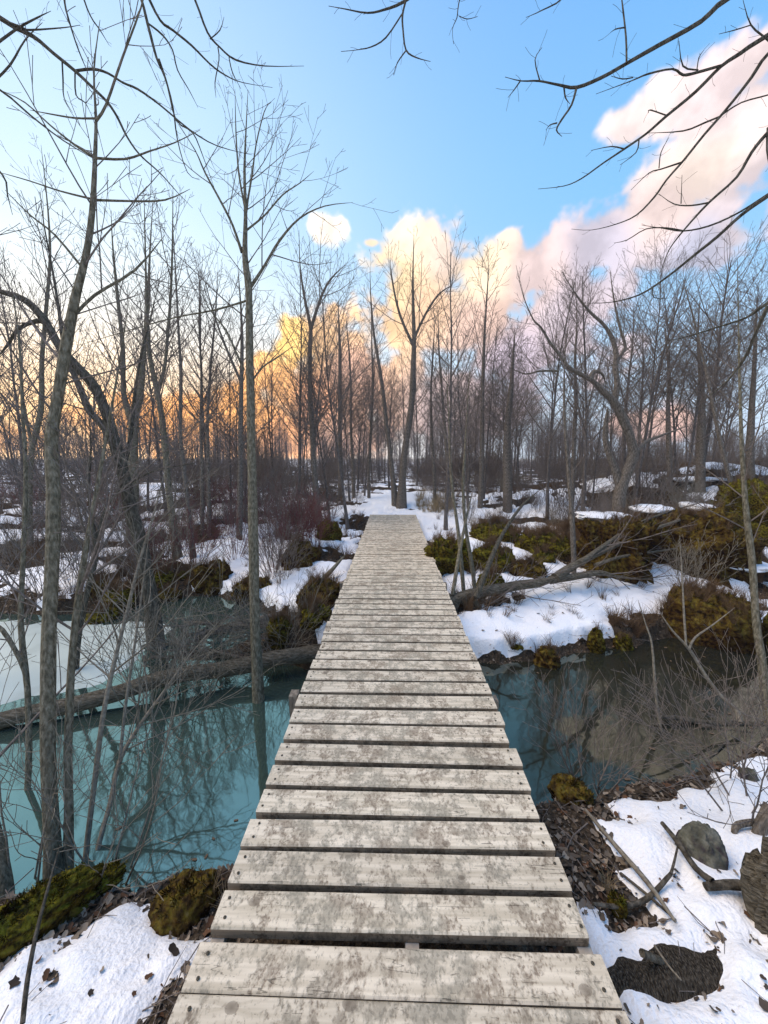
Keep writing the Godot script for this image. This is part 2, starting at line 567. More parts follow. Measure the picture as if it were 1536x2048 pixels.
	for y in h:
		var el := 90.0 - (y + 0.5) / h * 180.0
		var ce := cos(deg_to_rad(el))
		var se := sin(deg_to_rad(el))
		for x in w:
			var o := (y * w + x) * 4
			var c: Vector3
			if el < -1.0:
				c = below
			else:
				var az := (x + 0.5) / w * 360.0
				if az > 180.0:
					az -= 360.0
				c = mid.lerp(zen, smoothstep(22.0, 62.0, el)).lerp(low, smoothstep(30.0, 0.0, el) * 0.9)
				var da := absf(az - sun.x)
				if da > 180.0:
					da = 360.0 - da
				# pale glow over the sunset
				var q := da * da * 0.00062 * ce + (el - sun.y) ** 2 * 0.00042
				c = c.lerp(Vector3(0.66, 0.78, 0.86), 0.95 * exp(-q * 1.15))
				var g := exp(-(da / 30.0) ** 2 - ((el - 2.0) / 9.5) ** 2)
				c = c.lerp(Vector3(1.15, 1.02, 0.80), 0.85 * exp(-(da / 36.0) ** 2 - ((el - 2.0) / 15.0) ** 2))
				c = c.lerp(Vector3(1.7, 1.02, 0.44), 0.92 * g)
				if y < half and el < 62.0:
					var d := dens[y * w + x]
					if d > -0.55:
						var ar := deg_to_rad(az)
						var p := Vector3(sin(ar) * ce, se, -cos(ar) * ce) * 9.0
						var n := puff.get_noise_3d(p.x, p.y, p.z)
						var v := d + n * 0.85
						var a := smoothstep(-0.08, 0.40, v + wisp.get_noise_3d(p.x * 3.0, p.y * 4.0, p.z * 3.0) * 0.16)
						if a > 0.0:
							# soft underside away from the light
							var lit := puff.get_noise_3d(p.x - 0.35, p.y + 0.30, p.z)
							var sh := clampf(0.84 + (n - lit) * 0.34 + (wisp.get_noise_3d(p.x * 0.6, p.y * 0.9, p.z * 0.6)) * 0.10, 0.72, 1.0)
							var sw := 0.0
							var sc := Vector3.ZERO
							for k in ta.size():
								var dx := absf(ta[k].x - az)
								if dx > 180.0:
									dx = 360.0 - dx
								var dd := dx * dx * ce + (ta[k].y - el) ** 2
								var wgt := 1.0 / (dd * dd + 12.0)
								sw += wgt
								sc += tc[k] * wgt
							c = c.lerp(sc / sw * sh * 1.06, a * 0.97)
			data[o] = c.x
			data[o + 1] = c.y
			data[o + 2] = c.z
			data[o + 3] = 1.0
	var im := Image.create_from_data(w, h, false, Image.FORMAT_RGBAF, data.to_byte_array())
	var m := PanoramaSkyMaterial.new()
	m.panorama = ImageTexture.create_from_image(im)
	return m

func splat(dens: PackedFloat32Array, w: int, h: int, half: int, c: Vector2, rx: float, ry: float) -> void:
	if dens[0] == 0.0:
		dens.fill(-9.0)
		dens[0] = -9.0
	var x0 := int(floor((c.x - rx * 1.6) / 360.0 * w))
	var x1 := int(ceil((c.x + rx * 1.6) / 360.0 * w))
	var y0 := clampi(int((90.0 - c.y - ry * 1.6) / 180.0 * h), 0, half - 1)
	var y1 := clampi(int((90.0 - c.y + ry * 1.6) / 180.0 * h), 0, half - 1)
	for y in range(y0, y1 + 1):
		var el := 90.0 - (y + 0.5) / h * 180.0
		for x in range(x0, x1 + 1):
			var az := (x + 0.5) / w * 360.0
			var q := sqrt(((az - c.x) / rx) ** 2 + ((el - c.y) / ry) ** 2)
			var k := y * w + posmod(x, w)
			dens[k] = maxf(dens[k], 1.0 - q)

# ---------------------------------------------------------------- growing branches
func rv() -> Vector3:
	return Vector3(rng.randf_range(-1, 1), rng.randf_range(-1, 1), rng.randf_range(-1, 1))

# grow one branch with everything that springs from it
func grow(b: Buf, p: Vector3, dir: Vector3, length: float, r: float, lvl: int, P: Dictionary) -> void:
	var n := clampi(int(length / P.seg), 3, 9)
	var pts := PackedVector3Array()
	var rad := PackedFloat32Array()
	var step := length / n
	for k in n + 1:
		pts.append(p)
		rad.append(maxf(lerpf(r, r * 0.3, float(k) / n), P.thin))
		dir = (dir + rv() * P.wig + Vector3.UP * P.up).normalized()
		p += dir * step
	b.tube(pts, rad, 5 if r > 0.02 else (4 if r > 0.008 else 3))
	sprout(b, pts, rad, lvl, P, length)

func sprout(b: Buf, pts: PackedVector3Array, rad: PackedFloat32Array, lvl: int, P: Dictionary, length: float) -> void:
	if lvl >= P.num.size():
		return
	var m: int = P.num[lvl]
	if lvl > 0:
		m = maxi(1, int(round(m * clampf(length / P.full[lvl], 0.3, 1.5))))
	var segs := pts.size() - 1
	var turn := rng.randf() * TAU
	for k in m:
		var t: float = lerpf(P.t0[lvl], 0.985, (k + rng.randf()) / m)
		var f := t * segs
		var i := mini(int(f), segs - 1)
		var pos := pts[i].lerp(pts[i + 1], f - i)
		var here := lerpf(rad[i], rad[i + 1], f - i)
		var tan := (pts[i + 1] - pts[i]).normalized()
		turn += 2.4 + rng.randf_range(-0.6, 0.6)
		var side := tan.cross(Vector3(0.2, 0.1, 0.97)).normalized()
		side = side.rotated(tan, turn)
		var ang: float = P.ang[lvl] * rng.randf_range(0.75, 1.2) * (1.15 - 0.4 * t)
		var d := (tan * cos(ang) + side * sin(ang)).normalized()
		var l: float = P.full[lvl + 1] * rng.randf_range(0.6, 1.15) * lerpf(1.15, P.top, (t - P.t0[lvl]) / (1.0 - P.t0[lvl]))
		if lvl > 0:
			l *= clampf(length / P.full[lvl], 0.45, 1.1)
		var r: float = maxf(minf(here * 0.6, l * 0.0088), P.thin)
		grow(b, pos, d, l, r, lvl + 1, P)

func smooth_path(p: PackedVector3Array, r: PackedFloat32Array, sub: int) -> Array:
	var op := PackedVector3Array()
	var orr := PackedFloat32Array()
	var m := p.size()
	for k in m - 1:
		var a := p[maxi(k - 1, 0)]
		var d := p[mini(k + 2, m - 1)]
		for s in sub:
			var t := float(s) / sub
			op.append(p[k].cubic_interpolate(p[k + 1], a, d, t))
			orr.append(lerpf(r[k], r[k + 1], t))
	op.append(p[m - 1])
	orr.append(r[m - 1])
	return [op, orr]

# a limb surveyed as [px, py, width in px, ...] at a depth that runs from z0 to z1
func survey(a: Array, z0: float, z1: float, sub := 3, thin := 0.0012, wob := 0.0) -> Array:
	var p := PackedVector3Array()
	var r := PackedFloat32Array()
	var m := a.size() / 3
	for k in m:
		var z := lerpf(z0, z1, float(k) / maxf(m - 1, 1))
		p.append(at(a[k * 3], a[k * 3 + 1], z) + rv() * wob)
		r.append(maxf(a[k * 3 + 2] * 0.5 / F * z, thin))
	for k in m:
		r[k] *= 1.0 - 0.75 * (float(k) / maxf(m - 1, 1)) ** 6
		r[k] = maxf(r[k], thin)
	return smooth_path(p, r, sub)

func moved(s: Array, by: Vector3) -> Array:
	var p: PackedVector3Array = s[0]
	for k in p.size():
		p[k] += by
	return [p, s[1]]

# habit of the trees: number of branches, their lengths and angles per order
func habit(full: Array, num: Array, t0: Array, ang: Array, top: float, wig: float, up: float, thin: float, seg: float) -> Dictionary:
	return {"full": full, "num": num, "t0": t0, "ang": ang, "top": top, "wig": wig, "up": up, "thin": thin, "seg": seg}

# a whole tree from procedural rules, standing at its own origin
func wood_tree(h: float, r: float, lean: Vector3, P: Dictionary, fork := 0) -> Array:
	var trunk := Buf.new()
	var crown := Buf.new()
	var pts := PackedVector3Array()
	var rad := PackedFloat32Array()
	var p := Vector3(0, -0.15, 0)
	var dir := (Vector3.UP + lean).normalized()
	var n := 12
	for k in n + 1:
		pts.append(p)
		var t := float(k) / n
		rad.append(r * (1.0 - 0.86 * t) * (1.0 + 0.55 * exp(-t * 16.0)) + 0.003)
		dir = (dir + rv() * 0.05 + Vector3.UP * 0.03).normalized()
		p += dir * h / n
	trunk.tube(pts, rad, 7)
	sprout(crown, pts, rad, 0, P, h)
	for k in fork:
		var i := rng.randi_range(4, 6)
		var d := (Vector3.UP + Vector3(rng.randf_range(-1, 1), 0, rng.randf_range(-1, 1)) * 0.45).normalized()
		var q := pts[i]
		var fp := PackedVector3Array()
		var fr := PackedFloat32Array()
		for j in 9:
			fp.append(q)
			fr.append(lerpf(rad[i] * 0.75, 0.005, j / 8.0))
			d = (d + rv() * 0.06 + Vector3.UP * 0.08).normalized()
			q += d * h * 0.55 / 8.0
		trunk.tube(fp, fr, 6)
		sprout(crown, fp, fr, 0, P, h * 0.5)
	return [trunk.mesh(), crown.mesh()]

# a tree surveyed limb by limb; the first limb is the trunk, its first point the base
func hero_tree(label: String, limbs: Array, P: Dictionary, bark: Material, twigs: Material, category := "tree", called := "bare_tree", group := "", from := 0.0, leaders := 99) -> Node3D:
	var foot: Vector3 = limbs[0][0][0]
	var o := thing(called, label, category, foot, group)
	var crown := Buf.new()
	for k in limbs.size():
		var s := moved(limbs[k], -foot)
		var b := Buf.new()
		b.tube(s[0], s[1], 9 if k == 0 else 7, 0.07, k * 1.7)
		part("trunk" if k == 0 else "limb", b.mesh(), bark, o)
		if P.size() > 0 and k < leaders:
			var p: PackedVector3Array = s[0]
			var l := 0.0
			for q in p.size() - 1:
				l += p[q].distance_to(p[q + 1])
			var Q := P.duplicate()
			if k > 0:
				Q.num = P.num.duplicate()
				Q.num[0] = maxi(3, int(P.num[0] * clampf(l / P.full[0], 0.12, 1.0) * 1.3))
				Q.t0 = P.t0.duplicate()
				Q.t0[0] = 0.15
			sprout(crown, s[0], s[1], 0, Q, l)
	if crown.v.size() > 0:
		part("crown", crown.mesh(), twigs, o)
	return o

func copy_of(o: Node3D, called: String, where: Vector3, turn: float, size: float, label: String, group: String) -> Node3D:
	var c := o.duplicate() as Node3D
	c.name = numbered(called)
	add_child(c)
	c.position = where
	c.rotation = Vector3(0, turn, 0)
	c.scale = Vector3.ONE * size
	tag(c, label, "", group)
	return c

# ---------------------------------------------------------------- rocks
func rock_mesh(size: Vector3, seed_: int, rough: float, boxy: float, sub := 34) -> ArrayMesh:
	var f := FastNoiseLite.new()
	f.seed = seed_
	f.frequency = 0.9
	f.fractal_octaves = 4
	var g := FastNoiseLite.new()
	g.seed = seed_ + 7
	g.frequency = 0.8
	g.noise_type = FastNoiseLite.TYPE_CELLULAR
	var v := PackedVector3Array()
	var rings := sub
	var cols := sub * 2
	for j in rings + 1:
		var a := PI * j / rings
		for i in cols:
			var b := TAU * i / cols
			var d := Vector3(sin(a) * cos(b), cos(a), sin(a) * sin(b))
			var sq := Vector3(signf(d.x) * absf(d.x) ** boxy, signf(d.y) * absf(d.y) ** boxy, signf(d.z) * absf(d.z) ** boxy)
			var k := 1.0 + f.get_noise_3d(d.x * 1.4, d.y * 1.4, d.z * 1.4) * rough + g.get_noise_3d(d.x * 1.3, d.y * 1.3, d.z * 1.3) * rough * 0.35 + f.get_noise_3d(d.x * 5.0, d.y * 5.0, d.z * 5.0) * rough * 0.42 + f.get_noise_3d(d.x * 17.0, d.y * 17.0, d.z * 17.0) * rough * 0.09
			v.append(sq * k * size)
	var idx := PackedInt32Array()
	for j in rings:
		for i in cols:
			var p := j * cols + i
			var q := j * cols + (i + 1) % cols
			idx.append(p); idx.append(p + cols); idx.append(q)
			idx.append(q); idx.append(p + cols); idx.append(q + cols)
	var n := PackedVector3Array()
	n.resize(v.size())
	for k in range(0, idx.size(), 3):
		var c := (v[idx[k + 2]] - v[idx[k]]).cross(v[idx[k + 1]] - v[idx[k]])
		for q in 3:
			n[idx[k + q]] += c
	for k in n.size():
		n[k] = n[k].normalized() if n[k].length() > 1e-9 else v[k].normalized()
	var a := []
	a.resize(Mesh.ARRAY_MAX)
	a[Mesh.ARRAY_VERTEX] = v
	# moss keeps to the tops; the flanks are bare wet rock and dead thatch
	var col := PackedColorArray()
	for k in n.size():
		var t := smoothstep(0.05, 0.55, n[k].y + f.get_noise_3d(v[k].x * 9.0, v[k].y * 9.0, v[k].z * 9.0) * 0.75)
		col.append(Color(0.52, 0.42, 0.62).lerp(Color.WHITE, t))
	a[Mesh.ARRAY_NORMAL] = n
	a[Mesh.ARRAY_COLOR] = col
	a[Mesh.ARRAY_INDEX] = idx
	var m := ArrayMesh.new()
	m.add_surface_from_arrays(Mesh.PRIMITIVE_TRIANGLES, a)
	return m

var rock_seed := 100
var fuzz: Array[Transform3D] = []
var fuzz_tint := PackedColorArray()

# a rock seen between x0..x1 and top..foot in the photograph, standing on the ground there
func rock(called: String, x0: float, x1: float, top: float, foot: float, m: Material, label: String, rough := 0.32, boxy := 0.9, deep := 0.85, group := "", category := "rock", tilt := 0.0) -> MeshInstance3D:
	rock_seed += 13
	var p := on_ground((x0 + x1) * 0.5, foot)
	var z := depth_of(p)
	var w := (x1 - x0) / F * z * 0.5
	var h := (foot - top) / F * z
	var back := Vector3(p.x - EYE.x, 0, p.z).normalized() * w * deep * 0.5
	h = maxf(at((x0 + x1) * 0.5, top, depth_of(p + back)).y - p.y, 0.04)
	var size := Vector3(w * 0.98, h * 0.88, w * deep)
	var o := solo(called, rock_mesh(size, rock_seed, rough, boxy), m, label, category, group)
	o.position = p + Vector3(0, h * 0.04, 0) + back
	o.rotation = Vector3(0, atan2(-(p.x - EYE.x), -p.z) + 0.0, tilt)
	if m == M.moss or m == M.moss_brown:
		var a: Array = o.mesh.surface_get_arrays(0)
		var vs: PackedVector3Array = a[Mesh.ARRAY_VERTEX]
		var ns: PackedVector3Array = a[Mesh.ARRAY_NORMAL]
		var want := clampi(int(w * w * 14000.0 / maxf(z * 0.25, 1.0)) , 160, 3600)
		for q in want:
			var k := rng.randi_range(0, vs.size() - 1)
			var nn := (o.basis * ns[k]).normalized()
			var at_ := o.position + o.basis * vs[k]
			if nn.y < rng.randf_range(0.15, 0.75) or at_.y < p.y - 0.05:
				continue
			fuzz.append(Transform3D(Basis(Quaternion(Vector3.UP, (nn + Vector3.UP * 0.5).normalized())).rotated(nn, rng.randf() * TAU).scaled(Vector3.ONE * rng.randf_range(0.5, 1.6) * minf(0.55 + 0.07 * z, 1.0)), at_ + rv() * 0.012 - nn * 0.004))
			var g := rng.randf()
			var c := Color(0.10, 0.09, 0.012).lerp(Color(0.30, 0.265, 0.03), g) if m == M.moss else Color(0.11, 0.07, 0.016).lerp(Color(0.24, 0.18, 0.03), g)
			if rng.randf() < 0.14:
				c = Color(0.16, 0.115, 0.07)
			fuzz_tint.append(c)
	return o

# ---------------------------------------------------------------- the walkway
func plank_mesh(len_: float, wid: float, thick: float, row: int, tone: float, warp: float) -> ArrayMesh:
	# a board with eased edges, slightly bowed along its length
	var b := Buf.new()
	var e := 0.005
	var prof := [Vector2(-wid / 2, -thick), Vector2(-wid / 2, -e), Vector2(-wid / 2 + e, 0), Vector2(wid / 2 - e, 0), Vector2(wid / 2, -e), Vector2(wid / 2, -thick)]
	var nseg := 6
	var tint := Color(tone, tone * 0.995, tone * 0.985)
	for f in 6:
		var p0: Vector2 = prof[f]
		var p1: Vector2 = prof[(f + 1) % 6]
		var nn := Vector3(0, p1.x - p0.x, -(p1.y - p0.y)).normalized()
		var base := b.v.size()
		for s in nseg + 1:
			var t := float(s) / nseg
			var x := lerpf(-len_ / 2, len_ / 2, t)
			var dy := warp * (0.5 - 2.0 * (t - 0.5) ** 2)
			for q in 2:
				var pp := p0 if q == 0 else p1
				b.v.append(Vector3(x, pp.y + dy, pp.x))
				b.n.append(nn)
				b.c.append(tint if f in [1, 2, 3] else Color(tint.r * 0.5, tint.g * 0.43, tint.b * 0.38))  # side faces and underside darker brown: shade in the gaps put into colour
				b.uv.append(Vector2(t, (row + (0.06 + 0.88 * clampf((pp.x + wid / 2) / wid, 0, 1) if f in [1, 2, 3] else 0.5 + pp.y * 8.0)) / 10.0))
		for s in nseg:
			var k := base + s * 2
			b.i.append_array(PackedInt32Array([k, k + 2, k + 1, k + 1, k + 2, k + 3]))
	for side in [-1, 1]:
		var base := b.v.size()
		for q in prof:
			b.v.append(Vector3(side * len_ / 2, q.y, q.x))
			b.n.append(Vector3(side, 0, 0))
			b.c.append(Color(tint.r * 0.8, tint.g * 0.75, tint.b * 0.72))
			b.uv.append(Vector2(0.01, (row + 0.5 + q.x) / 10.0))
		for q in range(1, 5):
			if side > 0:
				b.i.append_array(PackedInt32Array([base, base + q + 1, base + q]))
			else:
				b.i.append_array(PackedInt32Array([base, base + q, base + q + 1]))
	return b.mesh()

func box_mesh(s: Vector3) -> BoxMesh:
	var m := BoxMesh.new()
	m.size = s
	return m

# a skin of ice on the backwater behind the log
func ice_mesh() -> ArrayMesh:
	var pl := lay([-500, 1455, -60, 1428, 60, 1398, 180, 1362, 270, 1330, 300, 1290, 330, 1262, 300, 1238, 200, 1246, 100, 1246, 0, 1242, -500, 1244], WATER)
	var b := Buf.new()
	var lo := pl[0]
	var hi := pl[0]
	for p in pl:
		lo = lo.min(p)
		hi = hi.max(p)
	var step := 0.05
	var nx := int((hi.x - lo.x) / step) + 2
	var nz := int((hi.y - lo.y) / step) + 2
	for j in nz:
		for i in nx:
			var q := lo + Vector2(i, j) * step
			var d := poly_sd(pl, q) + noise_b.get_noise_2d(q.x * 1.6, q.y * 1.6) * 0.22
			var out := clampf(d, -0.06, 0.0) * 0.5
			b.v.append(Vector3(q.x, WATER + 0.005 + out, q.y))
			b.n.append(Vector3.UP)
			var g := 1.0 + 0.25 * noise_b.get_noise_2d(q.x * 2.0 + 9.0, q.y * 2.0)
			b.c.append(Color(g, g, g))
	for j in nz - 1:
		for i in nx - 1:
			var p := j * nx + i
			if maxf(maxf(b.v[p].y, b.v[p + 1].y), maxf(b.v[p + nx].y, b.v[p + nx + 1].y)) > WATER:
				b.i.append_array(PackedInt32Array([p, p + 1, p + nx, p + 1, p + nx + 1, p + nx]))
	return b.mesh()

# creek surface: teal left, brown-green right; sky and tree reflections put into its colour
func water_mesh() -> ArrayMesh:
	var b := Buf.new()
	var nx := 161
	var nz := 71
	for j in nz:
		for i in nx:
			var x := -20.0 + 40.0 * i / (nx - 1)
			var z := -12.2 + 14.0 * j / (nz - 1)
			var t := smoothstep(-0.9, 1.1, x + noise_a.get_noise_2d(x * 6.0, z * 6.0) * 1.2)
			var c := Color(0.20, 0.315, 0.275).lerp(Color(0.12, 0.13, 0.095), t)
			var n := 1.0 + 0.25 * noise_b.get_noise_2d(x * 0.5, z * 0.5)
			b.v.append(Vector3(x, WATER, z))
			b.n.append(Vector3.UP)
			b.c.append(Color(c.r * n, c.g * n, c.b * n))
	for j in nz - 1:
		for i in nx - 1:
			var p := j * nx + i
			b.i.append_array(PackedInt32Array([p, p + 1, p + nx, p + 1, p + nx + 1, p + nx]))
	return b.mesh()

func build_walkway() -> void:
	var o := thing("boardwalk", "long narrow boardwalk of weathered grey planks crossing the creek into the woods", "boardwalk", Vector3(0, 0, -0.7))
	var edges: Array = [[0.50, 0.62], [0.626, 0.737], [0.741, 0.853], [0.857, 0.970]]
	var d := 0.496
	while d > -0.9:
		edges.push_front([d - 0.112, d])
		d -= 0.138
	d = 1.004
	var k := 0
	while d < DECK_END - 0.1:
		var wid := 0.1125 + rng.randf_range(-0.002, 0.002)
		edges.append([d, d + wid])
		d += wid + 0.026 + rng.randf_range(-0.008, 0.006)
	for e in edges:
		var wid: float = e[1] - e[0]
		var len_ := 1.195 + rng.randf_range(-0.02, 0.016)
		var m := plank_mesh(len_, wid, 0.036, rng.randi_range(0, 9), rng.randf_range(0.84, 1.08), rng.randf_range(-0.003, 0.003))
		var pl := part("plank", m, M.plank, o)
		pl.position = Vector3(rng.randf_range(-0.006, 0.006), rng.randf_range(-0.0015, 0.0015), -(e[0] + e[1]) * 0.5 + 0.7)
		pl.rotation = Vector3(rng.randf_range(-0.006, 0.006), rng.randf_range(-0.009, 0.009) + (PI if k % 2 == 1 else 0.0), rng.randf_range(-0.0015, 0.0015))
		k += 1
	for x in [-0.572, 0.572, 0.04]:
		var j := part("joist", box_mesh(Vector3(0.042, 0.13, DECK_END + 0.9)), M.beam, o)
		j.position = Vector3(x, -0.038 - 0.066, -(DECK_END - 0.9) * 0.5 + 0.7)
	# posts that stand in the stream bed; one rises past the boards on the left
	for a in [[-0.628, 2.23, 0.005], [0.635, 2.30, -0.06], [-0.635, 4.6, -0.06], [0.635, 4.6, -0.06]]:
		var top: float = a[2]
		var q := part("post", box_mesh(Vector3(0.05, 1.25 + top, 0.07)), M.post, o)
		q.position = Vector3(a[0], top - (1.25 + top) * 0.5, -a[1] + 0.7)
		q.rotation = Vector3(0.02, 0.0, 0.015)
	# screw heads, two at each end of the nearer boards
	var screw := CylinderMesh.new()
	screw.top_radius = 0.005; screw.bottom_radius = 0.005; screw.height = 0.003; screw.radial_segments = 8; screw.rings = 1
	var places: Array[Transform3D] = []
	for e in edges:
		if e[0] > 5.0:
			continue
		for x in [-0.565, 0.565]:
			for f in [0.25, 0.75]:
				places.append(Transform3D(Basis(), Vector3(x + rng.randf_range(-0.008, 0.008), 0.0012, -lerpf(e[0], e[1], f) + 0.7)))
	var mm := MultiMesh.new()
	mm.transform_format = MultiMesh.TRANSFORM_3D
	mm.mesh = screw
	mm.instance_count = places.size()
	for q in places.size():
		mm.set_instance_transform(q, places[q])
	var si := MultiMeshInstance3D.new()
	si.name = "screw_heads"
	si.multimesh = mm
	si.material_override = M.bark_dark
	o.add_child(si, true)
	si.set_meta("kind", "stuff")

# ---------------------------------------------------------------- a log or stick lying about
func log_thing(called: String, label: String, category: String, paths: Array, m: Material, sides := 8, lump := 0.035, P := {}, twig: Material = null, group := "") -> Node3D:
	var foot: Vector3 = paths[0][0][0]
	if paths.size() == 1 and P.size() == 0:
		var s := moved(paths[0], -foot)
		var b := Buf.new()
		b.tube(s[0], s[1], sides, lump, foot.x)
		b.cap(s[0], s[1][0], sides, true)
		b.cap(s[0], s[1][s[1].size() - 1], sides, false)
		var one := solo(called, b.mesh(), m, label, category, group)
		one.position = foot
		return one
	var o := thing(called, label, category, foot, group)
	var fine := Buf.new()
	for k in paths.size():
		var s := moved(paths[k], -foot)
		var b := Buf.new()
		b.tube(s[0], s[1], sides, lump, k + foot.x)
		b.cap(s[0], s[1][0], sides, true)
		part("trunk" if k == 0 else "limb", b.mesh(), m, o)
		if P.size() > 0:
			var l := 0.0
			for q in s[0].size() - 1:
				l += s[0][q].distance_to(s[0][q + 1])
			sprout(fine, s[0], s[1], 0, P, l)
	if fine.v.size() > 0:
		part("twigs", fine.mesh(), twig if twig else m, o)
	return o

# several thin stems from one foot
func shrub(called: String, label: String, foot: Vector3, stems: int, h: float, spread: float, r: float, P: Dictionary, m: Material, lean := Vector3.ZERO, group := "") -> Node3D:
	var o := thing(called, label, "shrub", foot, group)
	var fine := Buf.new()
	var core := Buf.new()
	for k in stems:
		var a := TAU * (k + rng.randf() * 0.7) / stems
		var d := (Vector3.UP + Vector3(cos(a), 0, sin(a)) * spread * rng.randf_range(0.3, 1.2) + lean).normalized()
		var p := Vector3(cos(a), -0.05, sin(a)) * rng.randf_range(0.02, 0.09)
		p.y = -0.06
		var l := h * rng.randf_range(0.55, 1.1)
		var pts := PackedVector3Array()
		var rad := PackedFloat32Array()
		for q in 9:
			pts.append(p)
			rad.append(lerpf(r, r * 0.28, q / 8.0))
			d = (d + rv() * 0.10 + Vector3.UP * P.up * 0.5).normalized()
			p += d * l / 8.0
		core.tube(pts, rad, 5)
		sprout(fine, pts, rad, 0, P, l)
	part("stems", core.mesh(), m, o)
	part("twigs", fine.mesh(), m, o)
	return o

# ---------------------------------------------------------------- everything
func _ready() -> void:
	rng.seed = 20240
	cam_b = Basis.from_euler(Vector3(-PITCH, YAW, 0))
	var cam := Camera3D.new()
	cam.name = "camera"
	cam.fov = rad_to_deg(2.0 * atan(1024.0 / F))
	cam.near = 0.05
	cam.far = 600.0
	add_child(cam)
	cam.transform = Transform3D(cam_b, EYE)
	cam.current = true

	var env := Environment.new()
	env.background_mode = Environment.BG_SKY
	env.sky = Sky.new()
	env.sky.sky_material = make_sky()
	env.ambient_light_source = Environment.AMBIENT_SOURCE_SKY
	env.tonemap_mode = Environment.TONE_MAPPER_LINEAR
	env.tonemap_exposure = 1.5
	env.fog_enabled = true
	env.fog_density = 0.0012
	env.fog_light_color = Color(0.90, 0.88, 0.93)
	env.background_energy_multiplier = 1.0
	env.sdfgi_enabled = true
	env.ssao_enabled = true
	env.ssil_enabled = true
	var we := WorldEnvironment.new()
	we.name = "world_environment"
	we.environment = env
	add_child(we)

	var sun := DirectionalLight3D.new()  # added soft fill lamp standing in for sky light, set far above the sunset
	sun.name = "sun"
	sun.light_energy = 0.62
	sun.light_color = Color(1.0, 0.90, 0.78)
	sun.light_angular_distance = 40.0
	sun.shadow_enabled = true
	sun.rotation = Vector3(deg_to_rad(-60.0), deg_to_rad(-97.0), 0)
	add_child(sun)

	noise_a.seed = 1; noise_a.frequency = 0.10; noise_a.fractal_octaves = 4
	noise_b.seed = 2; noise_b.frequency = 0.9; noise_b.fractal_octaves = 4
	noise_s.seed = 3; noise_s.frequency = 0.55; noise_s.fractal_octaves = 3
	noise_e.seed = 4; noise_e.frequency = 3.2; noise_e.fractal_octaves = 4
	make_materials()

	# ---- shoreline and near snow fields, surveyed on the water level and on the banks
	creek = lay([-900, 1800, 0, 1812, 200, 1780, 430, 1768, 620, 1742, 800, 1700, 1000, 1650, 1110, 1606, 1240, 1578, 1330, 1565, 1430, 1545, 1500, 1500, 1560, 1470, 2400, 1450,
		2400, 1236, 1536, 1258, 1480, 1272, 1400, 1278, 1330, 1275, 1270, 1290, 1160, 1302, 1080, 1322, 1030, 1325, 950, 1328, 800, 1340, 700, 1350, 640, 1345, 585, 1285, 520, 1215, 430, 1192, 330, 1195, 240, 1222, 100, 1230, 0, 1226, -900, 1228], WATER)
	creek_sd.resize(GW * GH)
	creek_sd.fill(-3.0)
	stamp(creek_sd, creek, 3.0)
	snow_sd.resize(GW * GH)
	snow_sd.fill(-1.0)
	var near := -0.42
	for s in [
		[1225, 1650, 1268, 1595, 1298, 1572, 1378, 1567, 1438, 1550, 1478, 1540, 1536, 1495, 1640, 1470, 1800, 1600, 1800, 1760, 1560, 1760, 1503, 1770, 1473, 1820, 1473, 1870, 1463, 1895, 1368, 1895, 1353, 1920, 1323, 1942, 1273, 1932, 1233, 1937, 1208, 1902, 1248, 1875, 1278, 1840, 1308, 1850, 1343, 1845, 1348, 1800, 1388, 1805, 1388, 1790, 1363, 1755, 1333, 1765, 1298, 1762, 1268, 1735, 1243, 1680],
		[1158, 1775, 1193, 1780, 1215, 1810, 1213, 1835, 1183, 1845, 1163, 1800],
		[1188, 1850, 1238, 1865, 1218, 1890, 1198, 1885],
		[1463, 1980, 1536, 1935, 1750, 1900, 1800, 2040, 1536, 2040, 1488, 2010]]:
		stamp(snow_sd, lay(s, near), 0.4)
	for s in [
		[1245, 2020, 1343, 2025, 1448, 2032, 1536, 2050, 1700, 2100, 1700, 2400, 1250, 2400],
		[240, 1800, 280, 1810, 310, 1820, 320, 1845, 295, 1870, 285, 1890, 300, 1905, 265, 1925, 250, 1950, 215, 1975, 205, 1995, 225, 2005, 262, 1975, 300, 1950, 300, 1990, 305, 2005, 295, 2045, 250, 2070, 100, 2060, 95, 2010, 90, 1970, 65, 1940, 75, 1910, 115, 1885, 150, 1850, 200, 1820],
		[0, 1945, 65, 1880, 80, 1870, 60, 1925, 50, 1990, 65, 2025, 40, 2060, -200, 2060, -260, 1960],
		[345, 1895, 360, 1895, 350, 1935, 340, 1935],
		[380, 1960, 395, 1930, 400, 1945, 385, 1985]]:
		stamp(snow_sd, lay(s, near), 0.4)
	for s in [
		[905, 1240, 968, 1232, 1008, 1220, 1068, 1200, 1118, 1190, 1163, 1170, 1208, 1155, 1258, 1143, 1288, 1138, 1358, 1133, 1408, 1133, 1450, 1145, 1480, 1170, 1510, 1205, 1483, 1210, 1433, 1190, 1383, 1180, 1333, 1197, 1293, 1195, 1263, 1207, 1248, 1227, 1218, 1222, 1203, 1235, 1225, 1250, 1208, 1262, 1185, 1250, 1163, 1275, 1128, 1280, 1113, 1293, 1073, 1288, 1038, 1284, 1008, 1292, 988, 1306, 945, 1310, 915, 1290],
		[575, 1290, 600, 1258, 640, 1248, 668, 1215, 700, 1185, 720, 1230, 700, 1290, 640, 1300],
		[648, 1165, 680, 1140, 705, 1135, 700, 1160, 660, 1175]]:
		stamp(snow_sd, lay(s, -0.46), 0.4)

